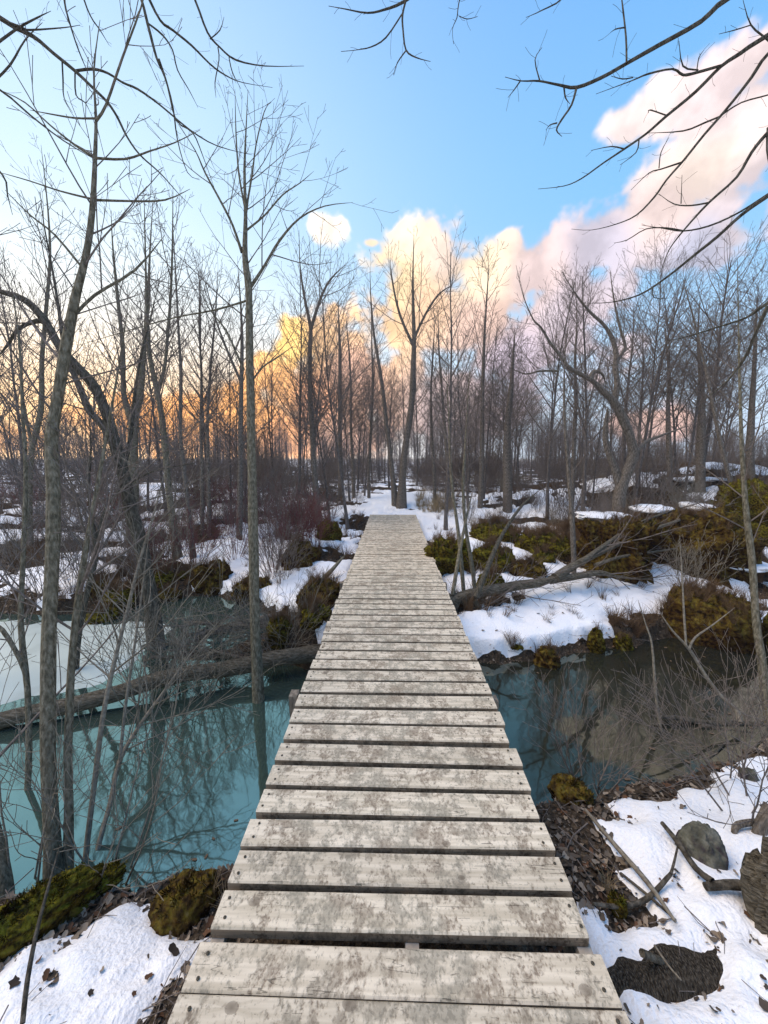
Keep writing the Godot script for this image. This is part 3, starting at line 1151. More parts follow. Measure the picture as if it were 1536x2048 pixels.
	# rises of the ground: the ledge on the right, the slope behind it, the wet debris bank behind the log
	for m in [[1330, 1100, 7.0, 2.2, 1.0, 0.62], [1420, 1000, 11.5, 4.5, 2.2, 1.1], [1180, 960, 17.0, 5.0, 3.0, 0.55], [1500, 940, 20.0, 7.0, 4.0, 0.9], [250, 960, 16.0, 6.0, 2.5, 0.35], [1750, 1050, 8.5, 2.5, 2.5, 0.8], [1010, 1110, 6.6, 1.0, 1.2, 0.22], [620, 1100, 7.6, 0.8, 0.9, 0.2], [890, 1100, 6.8, 0.5, 1.0, 0.16]]:
		var p := at(m[0], m[1], m[2])
		mounds.append([p.x, p.z, m[3], m[4], m[5]])
	for k in 5:
		var p := on_level(330 + k * 70, 1310, WATER)
		mounds.append([p.x, p.z, 0.40, 0.20, 0.27])
	build_ground()
	solo("ice", ice_mesh(), M.ice, "pale thin ice over the still shallows behind the fallen log", "ice")
	solo("water", water_mesh(), M.water, "", "", "", "structure")
	build_walkway()
	build_rocks()
	build_logs()
	build_hero_trees()
	build_overhang()
	build_shrubs()
	build_woods()
	build_litter()

# ---------------------------------------------------------------- rocks and mossy hummocks
func build_rocks() -> void:
	rock("boulder", 1322, 1495, 1165, 1285, M.moss_brown, "big rounded boulder with amber moss at the right water's edge", 0.22, 0.85, 0.75)
	rock("rock_ledge", 1145, 1300, 1030, 1150, M.moss_brown, "tall mossy ledge of rock at the foot of the leaning forked tree", 0.5, 0.7, 0.9)
	rock("rock_ledge", 1270, 1470, 1012, 1140, M.moss_brown, "broad brown-green rock ledge under the fallen tree's twigs", 0.5, 0.65, 0.7)
	rock("rock_ledge", 1420, 1600, 960, 1080, M.moss, "dark mossy ledge rising at the right edge of the picture", 0.5, 0.7, 0.8)
	rock("rock", 845, 945, 1072, 1150, M.moss, "dark mossy clump beside the right edge of the far boardwalk", 0.5, 0.75, 0.9)
	rock("rock", 935, 1046, 1044, 1086, M.moss, "low green hummock in the snow above the far path bank", 0.3, 0.9, 0.7)
	rock("rock", 1025, 1145, 1062, 1110, M.moss, "long olive hummock left of the tall mossy ledge", 0.3, 0.9, 0.6)
	rock("rock", 935, 1030, 1084, 1138, M.moss, "bright green mossy boulder in the middle of the rock cluster", 0.3, 0.9, 0.8)
	rock("rock", 1012, 1096, 1120, 1160, M.moss_brown, "grey-brown boulder with a bare face above the fallen forked trunk", 0.3, 0.85, 0.8)
	rock("rock", 948, 1012, 1142, 1186, M.moss, "dark rock half buried behind the fallen forked trunk", 0.3, 0.9, 0.8)
	rock("rock", 1060, 1112, 1104, 1132, M.moss, "small green tuft of rock above the bare-faced boulder", 0.3, 0.9, 0.8)
	rock("mossy_stone", 1172, 1208, 1248, 1304, M.moss, "bright yellow-green mossy stone standing at the far right shoreline", 0.25, 0.95, 0.9)
	rock("mossy_stone", 1226, 1262, 1262, 1302, M.moss, "mossy stone on the muddy shore left of the amber boulder", 0.3, 0.95, 0.9)
	rock("mossy_stone", 1066, 1120, 1290, 1334, M.moss_brown, "brown mossy tussock hanging over the water below the snow bank", 0.35, 0.95, 0.9)
	rock("mossy_stone", 1012, 1046, 1284, 1316, M.moss, "small mossy tussock next to the boardwalk under the snow bank", 0.35, 0.95, 0.9)
	rock("stone", 1520, 1600, 1225, 1300, M.moss, "mossy stone in the shade at the right edge of the creek", 0.3, 0.9, 0.9)
	for a in [[1150, 1265, 1022, 1036, "thin strip of snow along the top of the tall mossy ledge"], [1268, 1345, 1008, 1022, "strip of snow on the broad ledge behind the leaning forked tree"], [1372, 1412, 1002, 1018, "small patch of snow on the ledge by the fallen tree's top"], [1430, 1540, 1100, 1150, "snow patch on the slope below the dark ledge at the right edge"], [1345, 1450, 948, 965, "long thin snow strip high on the right slope"]]:
		var top := on_ground((a[0] + a[1]) * 0.5, a[3])
		top = at((a[0] + a[1]) * 0.5, (a[2] + a[3]) * 0.5, maxf(depth_of(top), 1.0) if a[2] > 1090 or a[2] < 1000 else 6.6)
		var wz := depth_of(top)
		rock_seed += 5
		var sn := solo("snow_patch", rock_mesh(Vector3((a[1] - a[0]) * 0.5 / F * wz, 0.07, 0.35), rock_seed, 0.35, 0.9, 16), M.snow, a[4], "snow", "snow patches on the right ledges")
		sn.position = top + Vector3(0, -0.03, 0)
	# near banks
	rock("stone", 1352, 1446, 1640, 1738, M.rock, "round grey-green stone sitting in the near snow field", 0.14, 0.95, 0.9)
	rock("stone", 1478, 1512, 1530, 1572, M.rock, "small grey stone half under snow by the near right shore", 0.2, 0.9, 0.8)
	rock("mossy_stone", 1214, 1252, 1782, 1836, M.moss, "small bright mossy lump between the snow and the dark stick", 0.25, 0.95, 0.8)
	rock("mossy_stump", 1505, 1640, 1665, 1895, M.bark_log, "mossy brown stump with roots at the right edge of the picture", 0.55, 0.7, 0.7, "", "stump")
	rock("moss_mound", -120, 190, 1800, 1905, M.moss, "long yellow-green moss mound at the lower left corner", 0.28, 0.9, 0.32, "", "moss")
	rock("moss_mound", 75, 245, 1772, 1822, M.moss, "smaller moss hump along the near left waterline", 0.28, 0.9, 0.4, "", "moss")
	rock("moss_mound", 308, 440, 1755, 1845, M.moss_brown, "dark green moss mound touching the boardwalk on the near left bank", 0.22, 0.92, 0.8, "", "moss")
	rock("rock", 1098, 1180, 1560, 1606, M.moss_brown, "dark mossy rock awash at the near right waterline by the boardwalk", 0.3, 0.9, 0.8)
	# left far bank
	rock("rock", 305, 350, 1140, 1174, M.moss, "rounded mossy hummock just right of the thick bent trunk", 0.3, 0.9, 0.8)
	rock("rock", 355, 387, 1140, 1160, M.moss, "little dark hummock in snow between the two straight trunks on the left bank", 0.3, 0.9, 0.8)
	rock("rock", 388, 466, 1118, 1182, M.moss_brown, "long brown hummock sloping in the left snow, left of the slim tree in the water", 0.35, 0.85, 0.8, "", "rock", 0.25)
	rock("rock", 175, 232, 1158, 1192, M.moss_brown, "brown hummock farthest back at the left pond", 0.3, 0.9, 0.8)
	rock("rock", 204, 272, 1172, 1224, M.moss, "yellow-green mossy rock left of the thick bent trunk", 0.3, 0.85, 0.8)
	rock("rock", 313, 362, 1176, 1204, M.moss_brown, "flat brown hummock at the left pond's far shore", 0.3, 0.9, 0.8)
	rock("rock", 178, 237, 1216, 1246, M.moss, "low mossy stone lying at the left waterline under the snow", 0.3, 0.9, 0.8)
	rock("rock", 465, 548, 1152, 1198, M.moss_brown, "brown bank hummock behind the slim tree in the water", 0.35, 0.9, 0.8)
	rock("mossy_stone", 536, 588, 1226, 1296, M.moss, "steep bright mossy stone right behind the fallen log", 0.28, 0.85, 0.9)
	rock("rock", 600, 664, 1206, 1246, M.moss, "dark mossy rock against the left edge of the boardwalk", 0.3, 0.9, 0.8)
	rock("rock", 592, 690, 1150, 1214, M.moss_brown, "dark heap of rock beside the boardwalk with brush around it", 0.35, 0.9, 0.8)
	rock("rock", 632, 686, 1036, 1084, M.moss, "mossy rock at the left of the far end of the boardwalk", 0.3, 0.9, 0.8)
	rock("rock", 562, 642, 1078, 1138, M.moss_brown, "brown slope rock in the left brush by the far boardwalk", 0.35, 0.85, 0.8)

# ---------------------------------------------------------------- fallen wood
func lying(a: Array, lift: float) -> Array:
	var p := PackedVector3Array()
	var r := PackedFloat32Array()
	for k in a.size() / 3:
		var g := on_ground(a[k * 3], a[k * 3 + 1])
		var d := depth_of(g)
		r.append(a[k * 3 + 2] * 0.5 / F * d)
		p.append(g + Vector3.UP * (lift + r[k] + maxf(snow_depth(g.x, g.z), 0.0)))
	return smooth_path(p, r, 3)

func build_logs() -> void:
	var tw := habit([2.0, 0.95, 0.4, 0.2], [11, 5, 2], [0.2, 0.15, 0.2], [0.5, 0.6, 0.7], 0.6, 0.10, 0.03, 0.0022, 0.08)
	# the long log lying in the water on the left
	var a := on_level(-40, 1452, WATER + 0.04)
	var b := on_level(660, 1300, WATER + 0.16)
	var lp := PackedVector3Array()
	var lr := PackedFloat32Array()
	for k in 13:
		var t := k / 12.0
		lp.append(a.lerp(b, t) + Vector3(0, 0.05 * sin(t * 3.0) + 0.015 * sin(t * 17.0), 0.03 * sin(t * 9.0)))
		lr.append(lerpf(0.062, 0.082, t) * (1.0 + 0.06 * sin(t * 23.0)))
	log_thing("fallen_log", "long grey fallen log lying across the left creek to the boardwalk", "log", [smooth_path(lp, lr, 3)], M.bark_log, 14, 0.10)
	# forked trunk on the snow at the right
	var f0 := on_ground(905, 1225)
	var z := depth_of(f0)
	log_thing("fallen_tree", "fallen forked grey tree leaning over the snow right of the boardwalk", "fallen tree", [
		survey([890, 1205, 24.6, 960, 1185, 23, 1030, 1172, 21.3, 1080, 1165, 20.5, 1120, 1153, 17.2], z, z + 0.35),
		survey([1110, 1156, 19.7, 1150, 1130, 15.6, 1200, 1105, 12.3, 1260, 1078, 9.8, 1330, 1050, 7.4, 1410, 1024, 4.9, 1470, 1005, 3.3], z + 0.3, z + 1.5),
		survey([1100, 1160, 18, 1150, 1153, 14.8, 1200, 1146, 11.5, 1230, 1152, 5.7, 1280, 1158, 4.1, 1345, 1150, 2.5], z + 0.33, z + 0.7),
		survey([905, 1262, 11.5, 920, 1240, 13.1, 945, 1215, 14.8, 975, 1190, 14.8], z - 0.1, z + 0.1),
		survey([1160, 1126, 11.5, 1210, 1090, 9, 1270, 1050, 6.6, 1330, 1026, 4.9, 1420, 1000, 3.3], z + 0.45, z + 1.7),
		survey([1190, 1130, 7.4, 1240, 1114, 6.6, 1300, 1105, 4.9, 1400, 1090, 3.3, 1470, 1085, 2.5], z + 0.5, z + 1.2)], M.bark_log, 8, 0.08, tw, M.twig)
	# second stem rising steeply from the same spot
	log_thing("leaning_branch", "thin dark branch leaning up to the right over the mossy rocks", "branch", [survey([952, 1195, 13, 985, 1110, 10, 1010, 1060, 8, 1045, 1010, 6, 1080, 980, 3], z - 0.1, z + 1.0)], M.bark_dark, 6)
	log_thing("leaning_branch", "slender branch rising left of the forked trunk beside the boardwalk", "branch", [survey([905, 1190, 9, 920, 1100, 8, 932, 1040, 6, 944, 985, 4], z, z + 0.6)], M.bark_green, 6)
	log_thing("root_wad", "dark stubby roots under the butt of the fallen forked trunk", "roots", [survey([925, 1195, 16, 935, 1212, 18, 938, 1235, 20], z, z), survey([948, 1200, 12, 962, 1222, 12, 970, 1232, 8], z, z), survey([918, 1200, 10, 908, 1225, 10, 902, 1248, 8], z, z - 0.05)], M.bark_dark, 7)
	# black wet branch in the right water
	var w := depth_of(on_level(1420, 1445, WATER + 0.03))
	log_thing("wet_branch", "black wet branch reaching into the right creek from the bank", "branch", [
		survey([1300, 1432, 5, 1360, 1437, 10, 1420, 1447, 14, 1480, 1450, 16, 1560, 1448, 18], w + 0.05, w + 0.02),
		survey([1400, 1450, 10, 1450, 1462, 12, 1500, 1470, 14, 1570, 1478, 16], w, w - 0.1),
		survey([1402, 1454, 6, 1370, 1475, 5, 1330, 1494, 5, 1300, 1500, 3], w, w - 0.15)], M.bark_dark, 7, 0.12)
	log_thing("wet_branch", "dark stick slanting out of the peach-lit shallows at the right", "branch", [survey([1378, 1562, 9, 1405, 1530, 9, 1430, 1505, 8, 1452, 1484, 6], w - 0.45, w - 0.2)], M.bark_dark, 6)
	# bark-covered log section, bottom right
	var g := depth_of(on_ground(1350, 2000))
	log_thing("rotten_log", "dark rotten log section with ragged bark at the bottom right", "log", [survey([1195, 2006, 60, 1270, 1990, 92, 1310, 1972, 76, 1350, 1966, 104, 1410, 1960, 86, 1450, 1955, 98, 1510, 1945, 80], g, g + 0.08, 4)], M.rotten, 26, 0.13)
	log_thing("branch_stub", "short brown broken branch poking from the rotten log", "branch", [survey([1284, 1906, 14, 1320, 1922, 13, 1362, 1945, 14], g + 0.02, g + 0.05)], M.bark_dark, 7)
	# sticks of the right bank, nearest to the boards first
	log_thing("stick", "dark curved stick bridging from the boardwalk to the snow hollow", "branch", [lying([1183, 1846, 6, 1240, 1838, 9, 1290, 1820, 10, 1330, 1795, 8, 1342, 1760, 5, 1352, 1725, 3], 0.03)], M.stick, 7)
	log_thing("stick", "straight pale stick leaning from the leaf bank down to the snow", "branch", [lying([1168, 1640, 6, 1230, 1725, 9, 1290, 1810, 10, 1345, 1885, 6], 0.045)], M.twig_pale, 6)
	log_thing("stick", "thin second stick crossing under the pale leaning stick", "branch", [lying([1240, 1755, 5, 1300, 1815, 6, 1348, 1868, 4], 0.015)], M.stick, 6)
	log_thing("stick", "grey bent branch lying on the snow below the round stone", "branch", [lying([1320, 1684, 8, 1352, 1722, 10, 1388, 1768, 12, 1420, 1808, 13], 0.03), lying([1404, 1816, 14, 1470, 1818, 18, 1560, 1816, 20], 0.02)], M.stick, 7)
	log_thing("stick", "thin twig lying across the snow in front of the rotten log", "branch", [lying([1300, 1965, 4, 1330, 1990, 4, 1352, 2035, 3], 0.11)], M.twig_pale, 5)
	log_thing("stick", "slender dead stem leaning over the near left snow", "branch", [survey([45, 2048, 9, 55, 1960, 9, 72, 1870, 8, 95, 1780, 6, 120, 1690, 4], 1.2, 1.5)], M.stick, 6)
	var s := depth_of(on_ground(1300, 1800))
	log_thing("hanging_root", "brown looping root at the right edge above the near snow", "root", [survey([1545, 1642, 10, 1500, 1645, 12, 1470, 1655, 12, 1476, 1690, 9, 1505, 1718, 6], s + 0.25, s + 0.2), survey([1545, 1615, 30, 1525, 1650, 26, 1508, 1690, 16, 1502, 1712, 8], s + 0.2, s + 0.2)], M.bark, 8)
	# brushy wrack behind the left log
	var wrack := habit([0.8, 0.5, 0.22], [7, 3], [0.1, 0.2], [0.8, 0.8], 0.7, 0.2, 0.02, 0.0020, 0.06)
	for k in 26:
		var px := rng.randf_range(290, 620)
		var py := rng.randf_range(1238, 1315) + (px - 450) * -0.06
		var p := on_level(px, py, WATER + 0.08)
		var dir := Vector3(rng.randf_range(-1, 1), rng.randf_range(-0.05, 0.35), rng.randf_range(-0.5, 0.5)).normalized()
		var l := rng.randf_range(0.5, 1.3)
		var pts := PackedVector3Array()
		var rad := PackedFloat32Array()
		for q in 7:
			pts.append(p + dir * l * (q / 6.0 - 0.4) + rv() * 0.02)
			rad.append(lerpf(0.022, 0.006, q / 6.0) * rng.randf_range(0.7, 1.1))
		log_thing("driftwood_branch", "dead branch in the tangle of wrack behind the fallen log", "branch", [smooth_path(pts, rad, 2)], M.bark_dark if k % 3 else M.bark, 6, 0.1, wrack, M.twig, "dead branches tangled behind the log")
	# a mossy trunk rising from the tangle towards the boards
	var q := on_level(560, 1235, WATER + 0.15)
	var qz := depth_of(q)
	log_thing("leaning_log", "thin mossy log slanting up from the wrack to the boardwalk", "log", [survey([470, 1275, 16, 560, 1235, 17, 640, 1165, 14, 690, 1110, 10], qz - 0.1, qz + 1.2)], M.bark_green, 8)
	log_thing("leaning_log", "reddish dead limb lying behind the slim tree in the water", "log", [survey([390, 1272, 12, 450, 1258, 18, 520, 1240, 18, 600, 1215, 14], qz - 0.2, qz + 0.4)], M.bark, 8)

# ---------------------------------------------------------------- trees surveyed one by one
func build_hero_trees() -> void:
	var light := habit([4.0, 0.85, 0.40, 0.2], [26, 6, 3], [0.3, 0.15, 0.2], [0.85, 0.75, 0.7], 0.5, 0.10, 0.09, 0.0020, 0.09)
	var sparse := habit([4.0, 0.8, 0.36, 0.18], [15, 5, 2], [0.45, 0.2, 0.2], [0.95, 0.75, 0.7], 0.55, 0.09, 0.05, 0.0017, 0.09)
	var z := depth_of(on_ground(108, 1775))
	# 1 near multi-stem tree on the left bank
	hero_tree("tall pale-barked tree on the near left bank, forking high in the sky", [
		survey([112, 1790, 40, 106, 1700, 30, 98, 1560, 26, 96, 1400, 25, 99, 1250, 24, 106, 1080, 25, 107, 980, 23, 103, 880, 22, 118, 780, 20, 133, 690, 20, 150, 600, 17, 170, 520, 14, 184, 430, 12, 190, 320, 10, 192, 240, 8, 188, 140, 6, 200, 40, 4], z, z + 0.25),
		survey([192, 242, 5.6, 212, 210, 4.8, 245, 115, 4, 282, 15, 3.2, 300, -60, 2.4], z + 0.2, z + 0.2),
		survey([140, 640, 6.4, 190, 590, 5.6, 270, 540, 4.8, 330, 470, 3.2], z + 0.15, z + 0.4),
		survey([190, 316, 4.8, 250, 318, 4, 300, 302, 3.2, 350, 285, 2.4, 400, 260, 1.6], z + 0.2, z + 0.3),
		survey([190, 316, 4.8, 150, 290, 4, 100, 250, 3.2, 50, 205, 3.2, 0, 180, 2.4], z + 0.2, z + 0.1),
		survey([186, 400, 4.8, 260, 402, 4, 330, 400, 3.2, 380, 378, 1.6], z + 0.2, z + 0.4),
		survey([184, 398, 4, 120, 382, 3.2, 60, 362, 2.4, 0, 345, 2.4], z + 0.2, z + 0.1),
		survey([190, 237, 4, 150, 236, 3.2, 100, 228, 2.4, 60, 220, 1.6], z + 0.2, z + 0.15),
		survey([168, 540, 4.8, 110, 470, 4, 60, 430, 3.2, 10, 380, 2.4], z + 0.18, z + 0.05)], sparse, M.bark_green, M.twig, "tree", "bare_tree", "", 0.0, 3)
	hero_tree("second stem of the near left clump, slimmer and leaning left beside the tall one", [
		survey([136, 1765, 20, 138, 1640, 16, 136, 1520, 15, 138, 1450, 14, 142, 1350, 13, 150, 1250, 13, 168, 1120, 11, 190, 1000, 9, 215, 860, 7, 240, 720, 5, 258, 600, 3], z + 0.03, z + 0.3)], sparse, M.bark_green, M.twig, "tree", "bare_sapling")
	hero_tree("thin sapling at far left with a crooked side limb over the pond", [
		survey([52, 1780, 12, 52, 1650, 11, 58, 1500, 11, 55, 1380, 10, 42, 1250, 10, 46, 1120, 9, 52, 960, 8, 45, 820, 7, 40, 700, 6, 22, 560, 4], z + 0.5, z + 0.9),
		survey([56, 1370, 7, 40, 1320, 8, 5, 1260, 9, -40, 1230, 9], z + 0.6, z + 0.6)], sparse, M.bark_green, M.twig, "tree", "bare_sapling")
	hero_tree("greenish trunk cut by the left edge of the picture at the waterline", [
		survey([16, 1850, 30, 8, 1760, 28, -8, 1680, 24, -26, 1600, 22, -60, 1400, 20, -100, 1100, 16, -120, 700, 12, -110, 300, 7], z - 0.05, z + 0.2)], sparse, M.bark_green, M.twig, "tree", "bare_sapling")
	hero_tree("slim stem rising right of the near left clump, bending right", [
		survey([168, 1770, 10, 175, 1680, 10, 190, 1560, 10, 205, 1440, 9, 225, 1340, 8, 250, 1240, 7, 280, 1120, 6, 310, 1020, 4, 340, 900, 3], z + 0.08, z + 0.6)], sparse, M.twig_pale, M.twig_pale, "tree", "bare_sapling")
	hero_tree("slim pale stem leaning right over the water in front of the log", [
		survey([185, 1765, 9, 200, 1680, 9, 222, 1600, 9, 240, 1520, 8, 280, 1450, 7, 330, 1380, 6, 380, 1310, 4, 440, 1240, 3], z + 0.1, z + 0.8),
		survey([240, 1520, 6, 250, 1420, 6, 268, 1300, 5, 282, 1200, 4, 300, 1050, 3], z + 0.3, z + 0.6)], sparse, M.twig_pale, M.twig_pale, "tree", "bare_sapling")
	# 2 thick bent tree
	z = depth_of(on_level(312, 1275, WATER + 0.1))
	hero_tree("thick dark tree bent far over to the left above the pond", [
		survey([314, 1295, 33.9, 305, 1220, 28.2, 294, 1150, 26.1, 280, 1080, 24.7, 262, 1020, 23.9, 250, 960, 23.3, 240, 920, 22.5, 228, 880, 21.2, 212, 825, 20.4, 190, 775, 19, 155, 735, 18.4, 120, 695, 17.6, 92, 645, 16.9, 50, 600, 15.5, 0, 583, 14.1, -60, 560, 12, -130, 520, 9.2], z, z - 0.3),
		survey([222, 872, 16.9, 200, 845, 14.8, 178, 820, 13.4, 162, 780, 12, 142, 735, 9.8, 128, 690, 8.4, 118, 620, 6.3, 105, 540, 4.9, 88, 450, 3.5, 80, 380, 2.1], z - 0.05, z + 0.3),
		survey([95, 640, 11.3, 62, 645, 8.4, 35, 660, 7.1, 15, 690, 5.7, -10, 720, 4.3], z - 0.2, z - 0.3),
		survey([245, 950, 8.4, 262, 870, 7.1, 268, 800, 6.3, 280, 720, 4.9, 300, 640, 3.5, 320, 560, 2.1], z, z + 0.3)], light, M.bark_dark, M.twig)
	# 3 slim straight tree standing in the water
	z = depth_of(on_level(517, 1402, WATER))
	hero_tree("slim straight tree standing in the creek left of the boardwalk", [
		survey([518, 1420, 24, 515, 1360, 22, 510, 1240, 20, 507, 1100, 20, 505, 1000, 18, 503, 900, 17, 501, 800, 16, 499, 700, 15, 498, 600, 14, 497, 572, 15, 490, 512, 12, 491, 430, 9, 489, 340, 7, 492, 260, 5, 496, 180, 3], z, z + 0.35),
		survey([500, 576, 7, 530, 530, 5.6, 560, 480, 4.9, 600, 436, 3.5, 650, 412, 2.8, 706, 405, 1.4], z + 0.25, z + 0.5),
		survey([484, 505, 6.3, 465, 450, 4.9, 440, 400, 4.2, 410, 345, 3.5, 390, 300, 2.8, 352, 242, 2.1], z + 0.27, z + 0.15),
		survey([492, 428, 4.2, 478, 350, 3.5, 472, 270, 2.8, 470, 178, 1.4], z + 0.3, z + 0.3),
		survey([492, 420, 4.2, 504, 350, 3.5, 512, 290, 2.8, 528, 225, 2.1, 540, 205, 1.4], z + 0.3, z + 0.35),
		survey([494, 460, 4.2, 530, 430, 3.5, 565, 390, 2.8, 600, 366, 2.1, 628, 342, 1.4], z + 0.3, z + 0.5),
		survey([498, 770, 4.2, 525, 735, 3.5, 550, 718, 3.5, 590, 690, 2.1], z + 0.2, z + 0.5),
		survey([488, 740, 4.9, 470, 700, 4.2, 452, 660, 3.5, 420, 620, 2.8, 400, 580, 2.1], z + 0.2, z + 0.1),
		survey([497, 600, 4.2, 430, 620, 3.5, 350, 635, 2.8, 260, 660, 2.1, 160, 690, 2.1], z + 0.25, z + 0.0)], sparse, M.bark_green, M.twig, "tree", "bare_tree", "", 0.0, 7)
	# 4 the stand behind it
	var mid := habit([5.0, 1.5, 0.6, 0.28], [24, 7, 4], [0.33, 0.15, 0.2], [0.85, 0.75, 0.7], 0.4, 0.09, 0.06, 0.0030, 0.13)
	var a: Array = [
		["straight grey trunk with a wide foot in the left snow, forked halfway up", [357, 1126, 26, 348, 1060, 18, 340, 1000, 16, 334, 940, 15, 327, 860, 14, 315, 785, 13, 300, 715, 11, 295, 650, 9, 292, 560, 7, 290, 470, 5, 288, 385, 3], [316, 785, 10, 330, 730, 8, 336, 660, 7, 342, 580, 6, 345, 480, 5, 346, 370, 3]],
		["slimmer grey trunk just right of the wide-footed one in the left snow", [388, 1126, 18, 380, 1050, 11, 370, 960, 10, 361, 870, 9, 362, 750, 8, 358, 675, 7, 352, 560, 5, 345, 440, 3], []],
		["double-stemmed thick trunk in the left background", [265, 1085, 28, 266, 1000, 26, 266, 920, 25, 268, 840, 22, 280, 790, 16, 288, 700, 12, 296, 600, 9, 300, 500, 6, 306, 400, 3], [266, 850, 18, 248, 790, 13, 246, 700, 10, 236, 600, 8, 226, 500, 5, 222, 420, 3]],
		["dark upright trunk left of the slim tree in the water", [478, 1085, 16, 480, 1000, 14, 481, 900, 13, 482, 800, 11, 484, 700, 9, 482, 620, 7, 476, 540, 4], [480, 760, 7, 450, 690, 6, 425, 620, 4, 410, 560, 3]],
		["tall grey tree with a high V fork left of the boardwalk's end", [640, 1062, 20, 634, 1000, 15, 628, 930, 14, 624, 850, 13, 620, 770, 12, 620, 690, 11, 621, 655, 10, 608, 590, 7, 600, 530, 5, 598, 460, 3], [621, 660, 9, 640, 600, 7, 660, 560, 5, 690, 530, 3]],
		["leftmost tall thin tree of the left background", [60, 1105, 16, 58, 1000, 14, 64, 900, 13, 82, 820, 12, 84, 720, 10, 92, 620, 9, 100, 520, 7, 96, 420, 5, 82, 290, 3], [64, 890, 8, 46, 800, 7, 40, 700, 6, 28, 600, 4]],
		["thin pole-like tree in the left background, first of a pair", [405, 1075, 10, 404, 950, 9, 402, 850, 8, 403, 750, 6, 398, 640, 5, 402, 540, 3], []],
		["thin pole-like tree in the left background, second of the pair", [418, 1078, 10, 417, 950, 8, 415, 850, 8, 420, 750, 6, 430, 640, 5, 436, 540, 3], []],
		["crooked dark sapling with a broken limb in front of the left snow", [150, 1345, 16, 158, 1260, 15, 178, 1170, 13, 192, 1110, 12, 186, 1050, 10, 177, 980, 8, 182, 900, 6, 178, 820, 4], [190, 1100, 8, 206, 1030, 7, 236, 985, 6, 300, 945, 5, 392, 926, 3]]]
	var k := 0
	for t in a:
		for q in [1, 2]:
			for e in range(2, t[q].size(), 3):
				t[q][e] *= 0.8
		z = depth_of(on_ground(t[1][0], t[1][1] - 4))
		var limbs := [survey(t[1], z, z + 0.2)]
		if t[2].size():
			limbs.append(survey(t[2], z + 0.1, z + 0.3))
		hero_tree(t[0], limbs, mid, M.bark_dark if k == 8 else (M.bark_green if k in [0, 2, 5] else M.bark), M.twig)
		k += 1
	# 5 trees at the end of the path
	z = depth_of(on_ground(803, 1016))
	hero_tree("tall straight tree at the far end of the boardwalk", [
		survey([803, 1022, 26, 805, 960, 14, 810, 900, 13, 818, 850, 13, 824, 800, 12, 827, 725, 11, 828, 670, 9, 826, 600, 7, 826, 540, 5, 828, 470, 3], z, z + 0.2),
		survey([826, 690, 6, 800, 630, 5, 786, 570, 4, 780, 520, 2], z + 0.1, z + 0.2),
		survey([827, 680, 6, 850, 630, 5, 876, 590, 4, 904, 570, 2], z + 0.1, z + 0.2)], mid, M.bark, M.twig)
	hero_tree("slimmer companion trunk leaning left at the far end of the boardwalk", [
		survey([792, 1018, 18, 786, 960, 9, 780, 900, 9, 773, 850, 8, 768, 800, 8, 760, 740, 7, 748, 670, 6, 742, 600, 4, 740, 545, 3], z + 0.1, z + 0.2)], mid, M.bark, M.twig)
	var b: Array = [
		["bushy-topped trunk left of the boardwalk's far end", [682, 998, 18, 681, 940, 13, 680, 880, 12, 680, 800, 11, 680, 720, 9, 678, 650, 6, 676, 600, 3], 1],
		["thin straight tree between the bushy trunk and the boardwalk", [708, 1000, 10, 706, 930, 8, 702, 860, 7, 702, 780, 6, 698, 700, 5, 692, 640, 3], 0],
		["thin tree leaning a little right just left of the boardwalk's end", [738, 1000, 9, 738, 930, 8, 742, 860, 7, 746, 780, 6, 744, 700, 5, 742, 610, 3], 0],
		["straight tree right of the boardwalk's end with a feathery top", [960, 1022, 15, 963, 950, 12, 964, 880, 11, 965, 800, 10, 967, 720, 8, 970, 650, 6, 976, 560, 4, 978, 530, 3], 0],
		["thick dark bushy tree in the centre right", [1015, 1030, 26, 1015, 960, 22, 1014, 900, 20, 1016, 840, 17, 1022, 780, 13, 1026, 720, 9, 1030, 660, 5], 1],
		["thin grey pole tree just right of the boardwalk's end", [870, 1012, 9, 868, 940, 8, 864, 870, 7, 862, 790, 6, 866, 710, 5, 870, 640, 3], 0],
		["slim tree behind the snow strip right of the path", [900, 1020, 10, 896, 940, 8, 890, 860, 8, 884, 780, 7, 878, 700, 5, 876, 620, 3], 0],
		["upright tree left of the leaning forked tree", [1140, 1045, 13, 1146, 960, 11, 1148, 880, 10, 1152, 800, 9, 1150, 720, 7, 1154, 640, 4, 1150, 560, 3], 0],
		["broad-crowned tree near the right edge", [1400, 985, 26, 1401, 920, 20, 1403, 850, 18, 1404, 790, 14, 1400, 730, 10, 1396, 670, 7, 1400, 600, 4], 1],
		["round-crowned tree at the far right edge", [1502, 985, 22, 1500, 920, 18, 1502, 850, 15, 1506, 780, 12, 1510, 700, 9, 1512, 640, 6, 1516, 590, 3], 1],
		["tall straight tree right of the leaning forked tree", [1340, 985, 14, 1338, 900, 12, 1336, 820, 10, 1338, 760, 8, 1334, 700, 5, 1330, 650, 3], 0]]
	var bushy := habit([5.0, 1.35, 0.6, 0.3], [34, 9, 5], [0.3, 0.12, 0.15], [0.85, 0.8, 0.75], 0.5, 0.12, 0.04, 0.0042, 0.2)
	mid = habit([5.0, 1.15, 0.5, 0.26], [26, 8, 4], [0.35, 0.12, 0.15], [0.75, 0.7, 0.7], 0.45, 0.09, 0.06, 0.0040, 0.18)
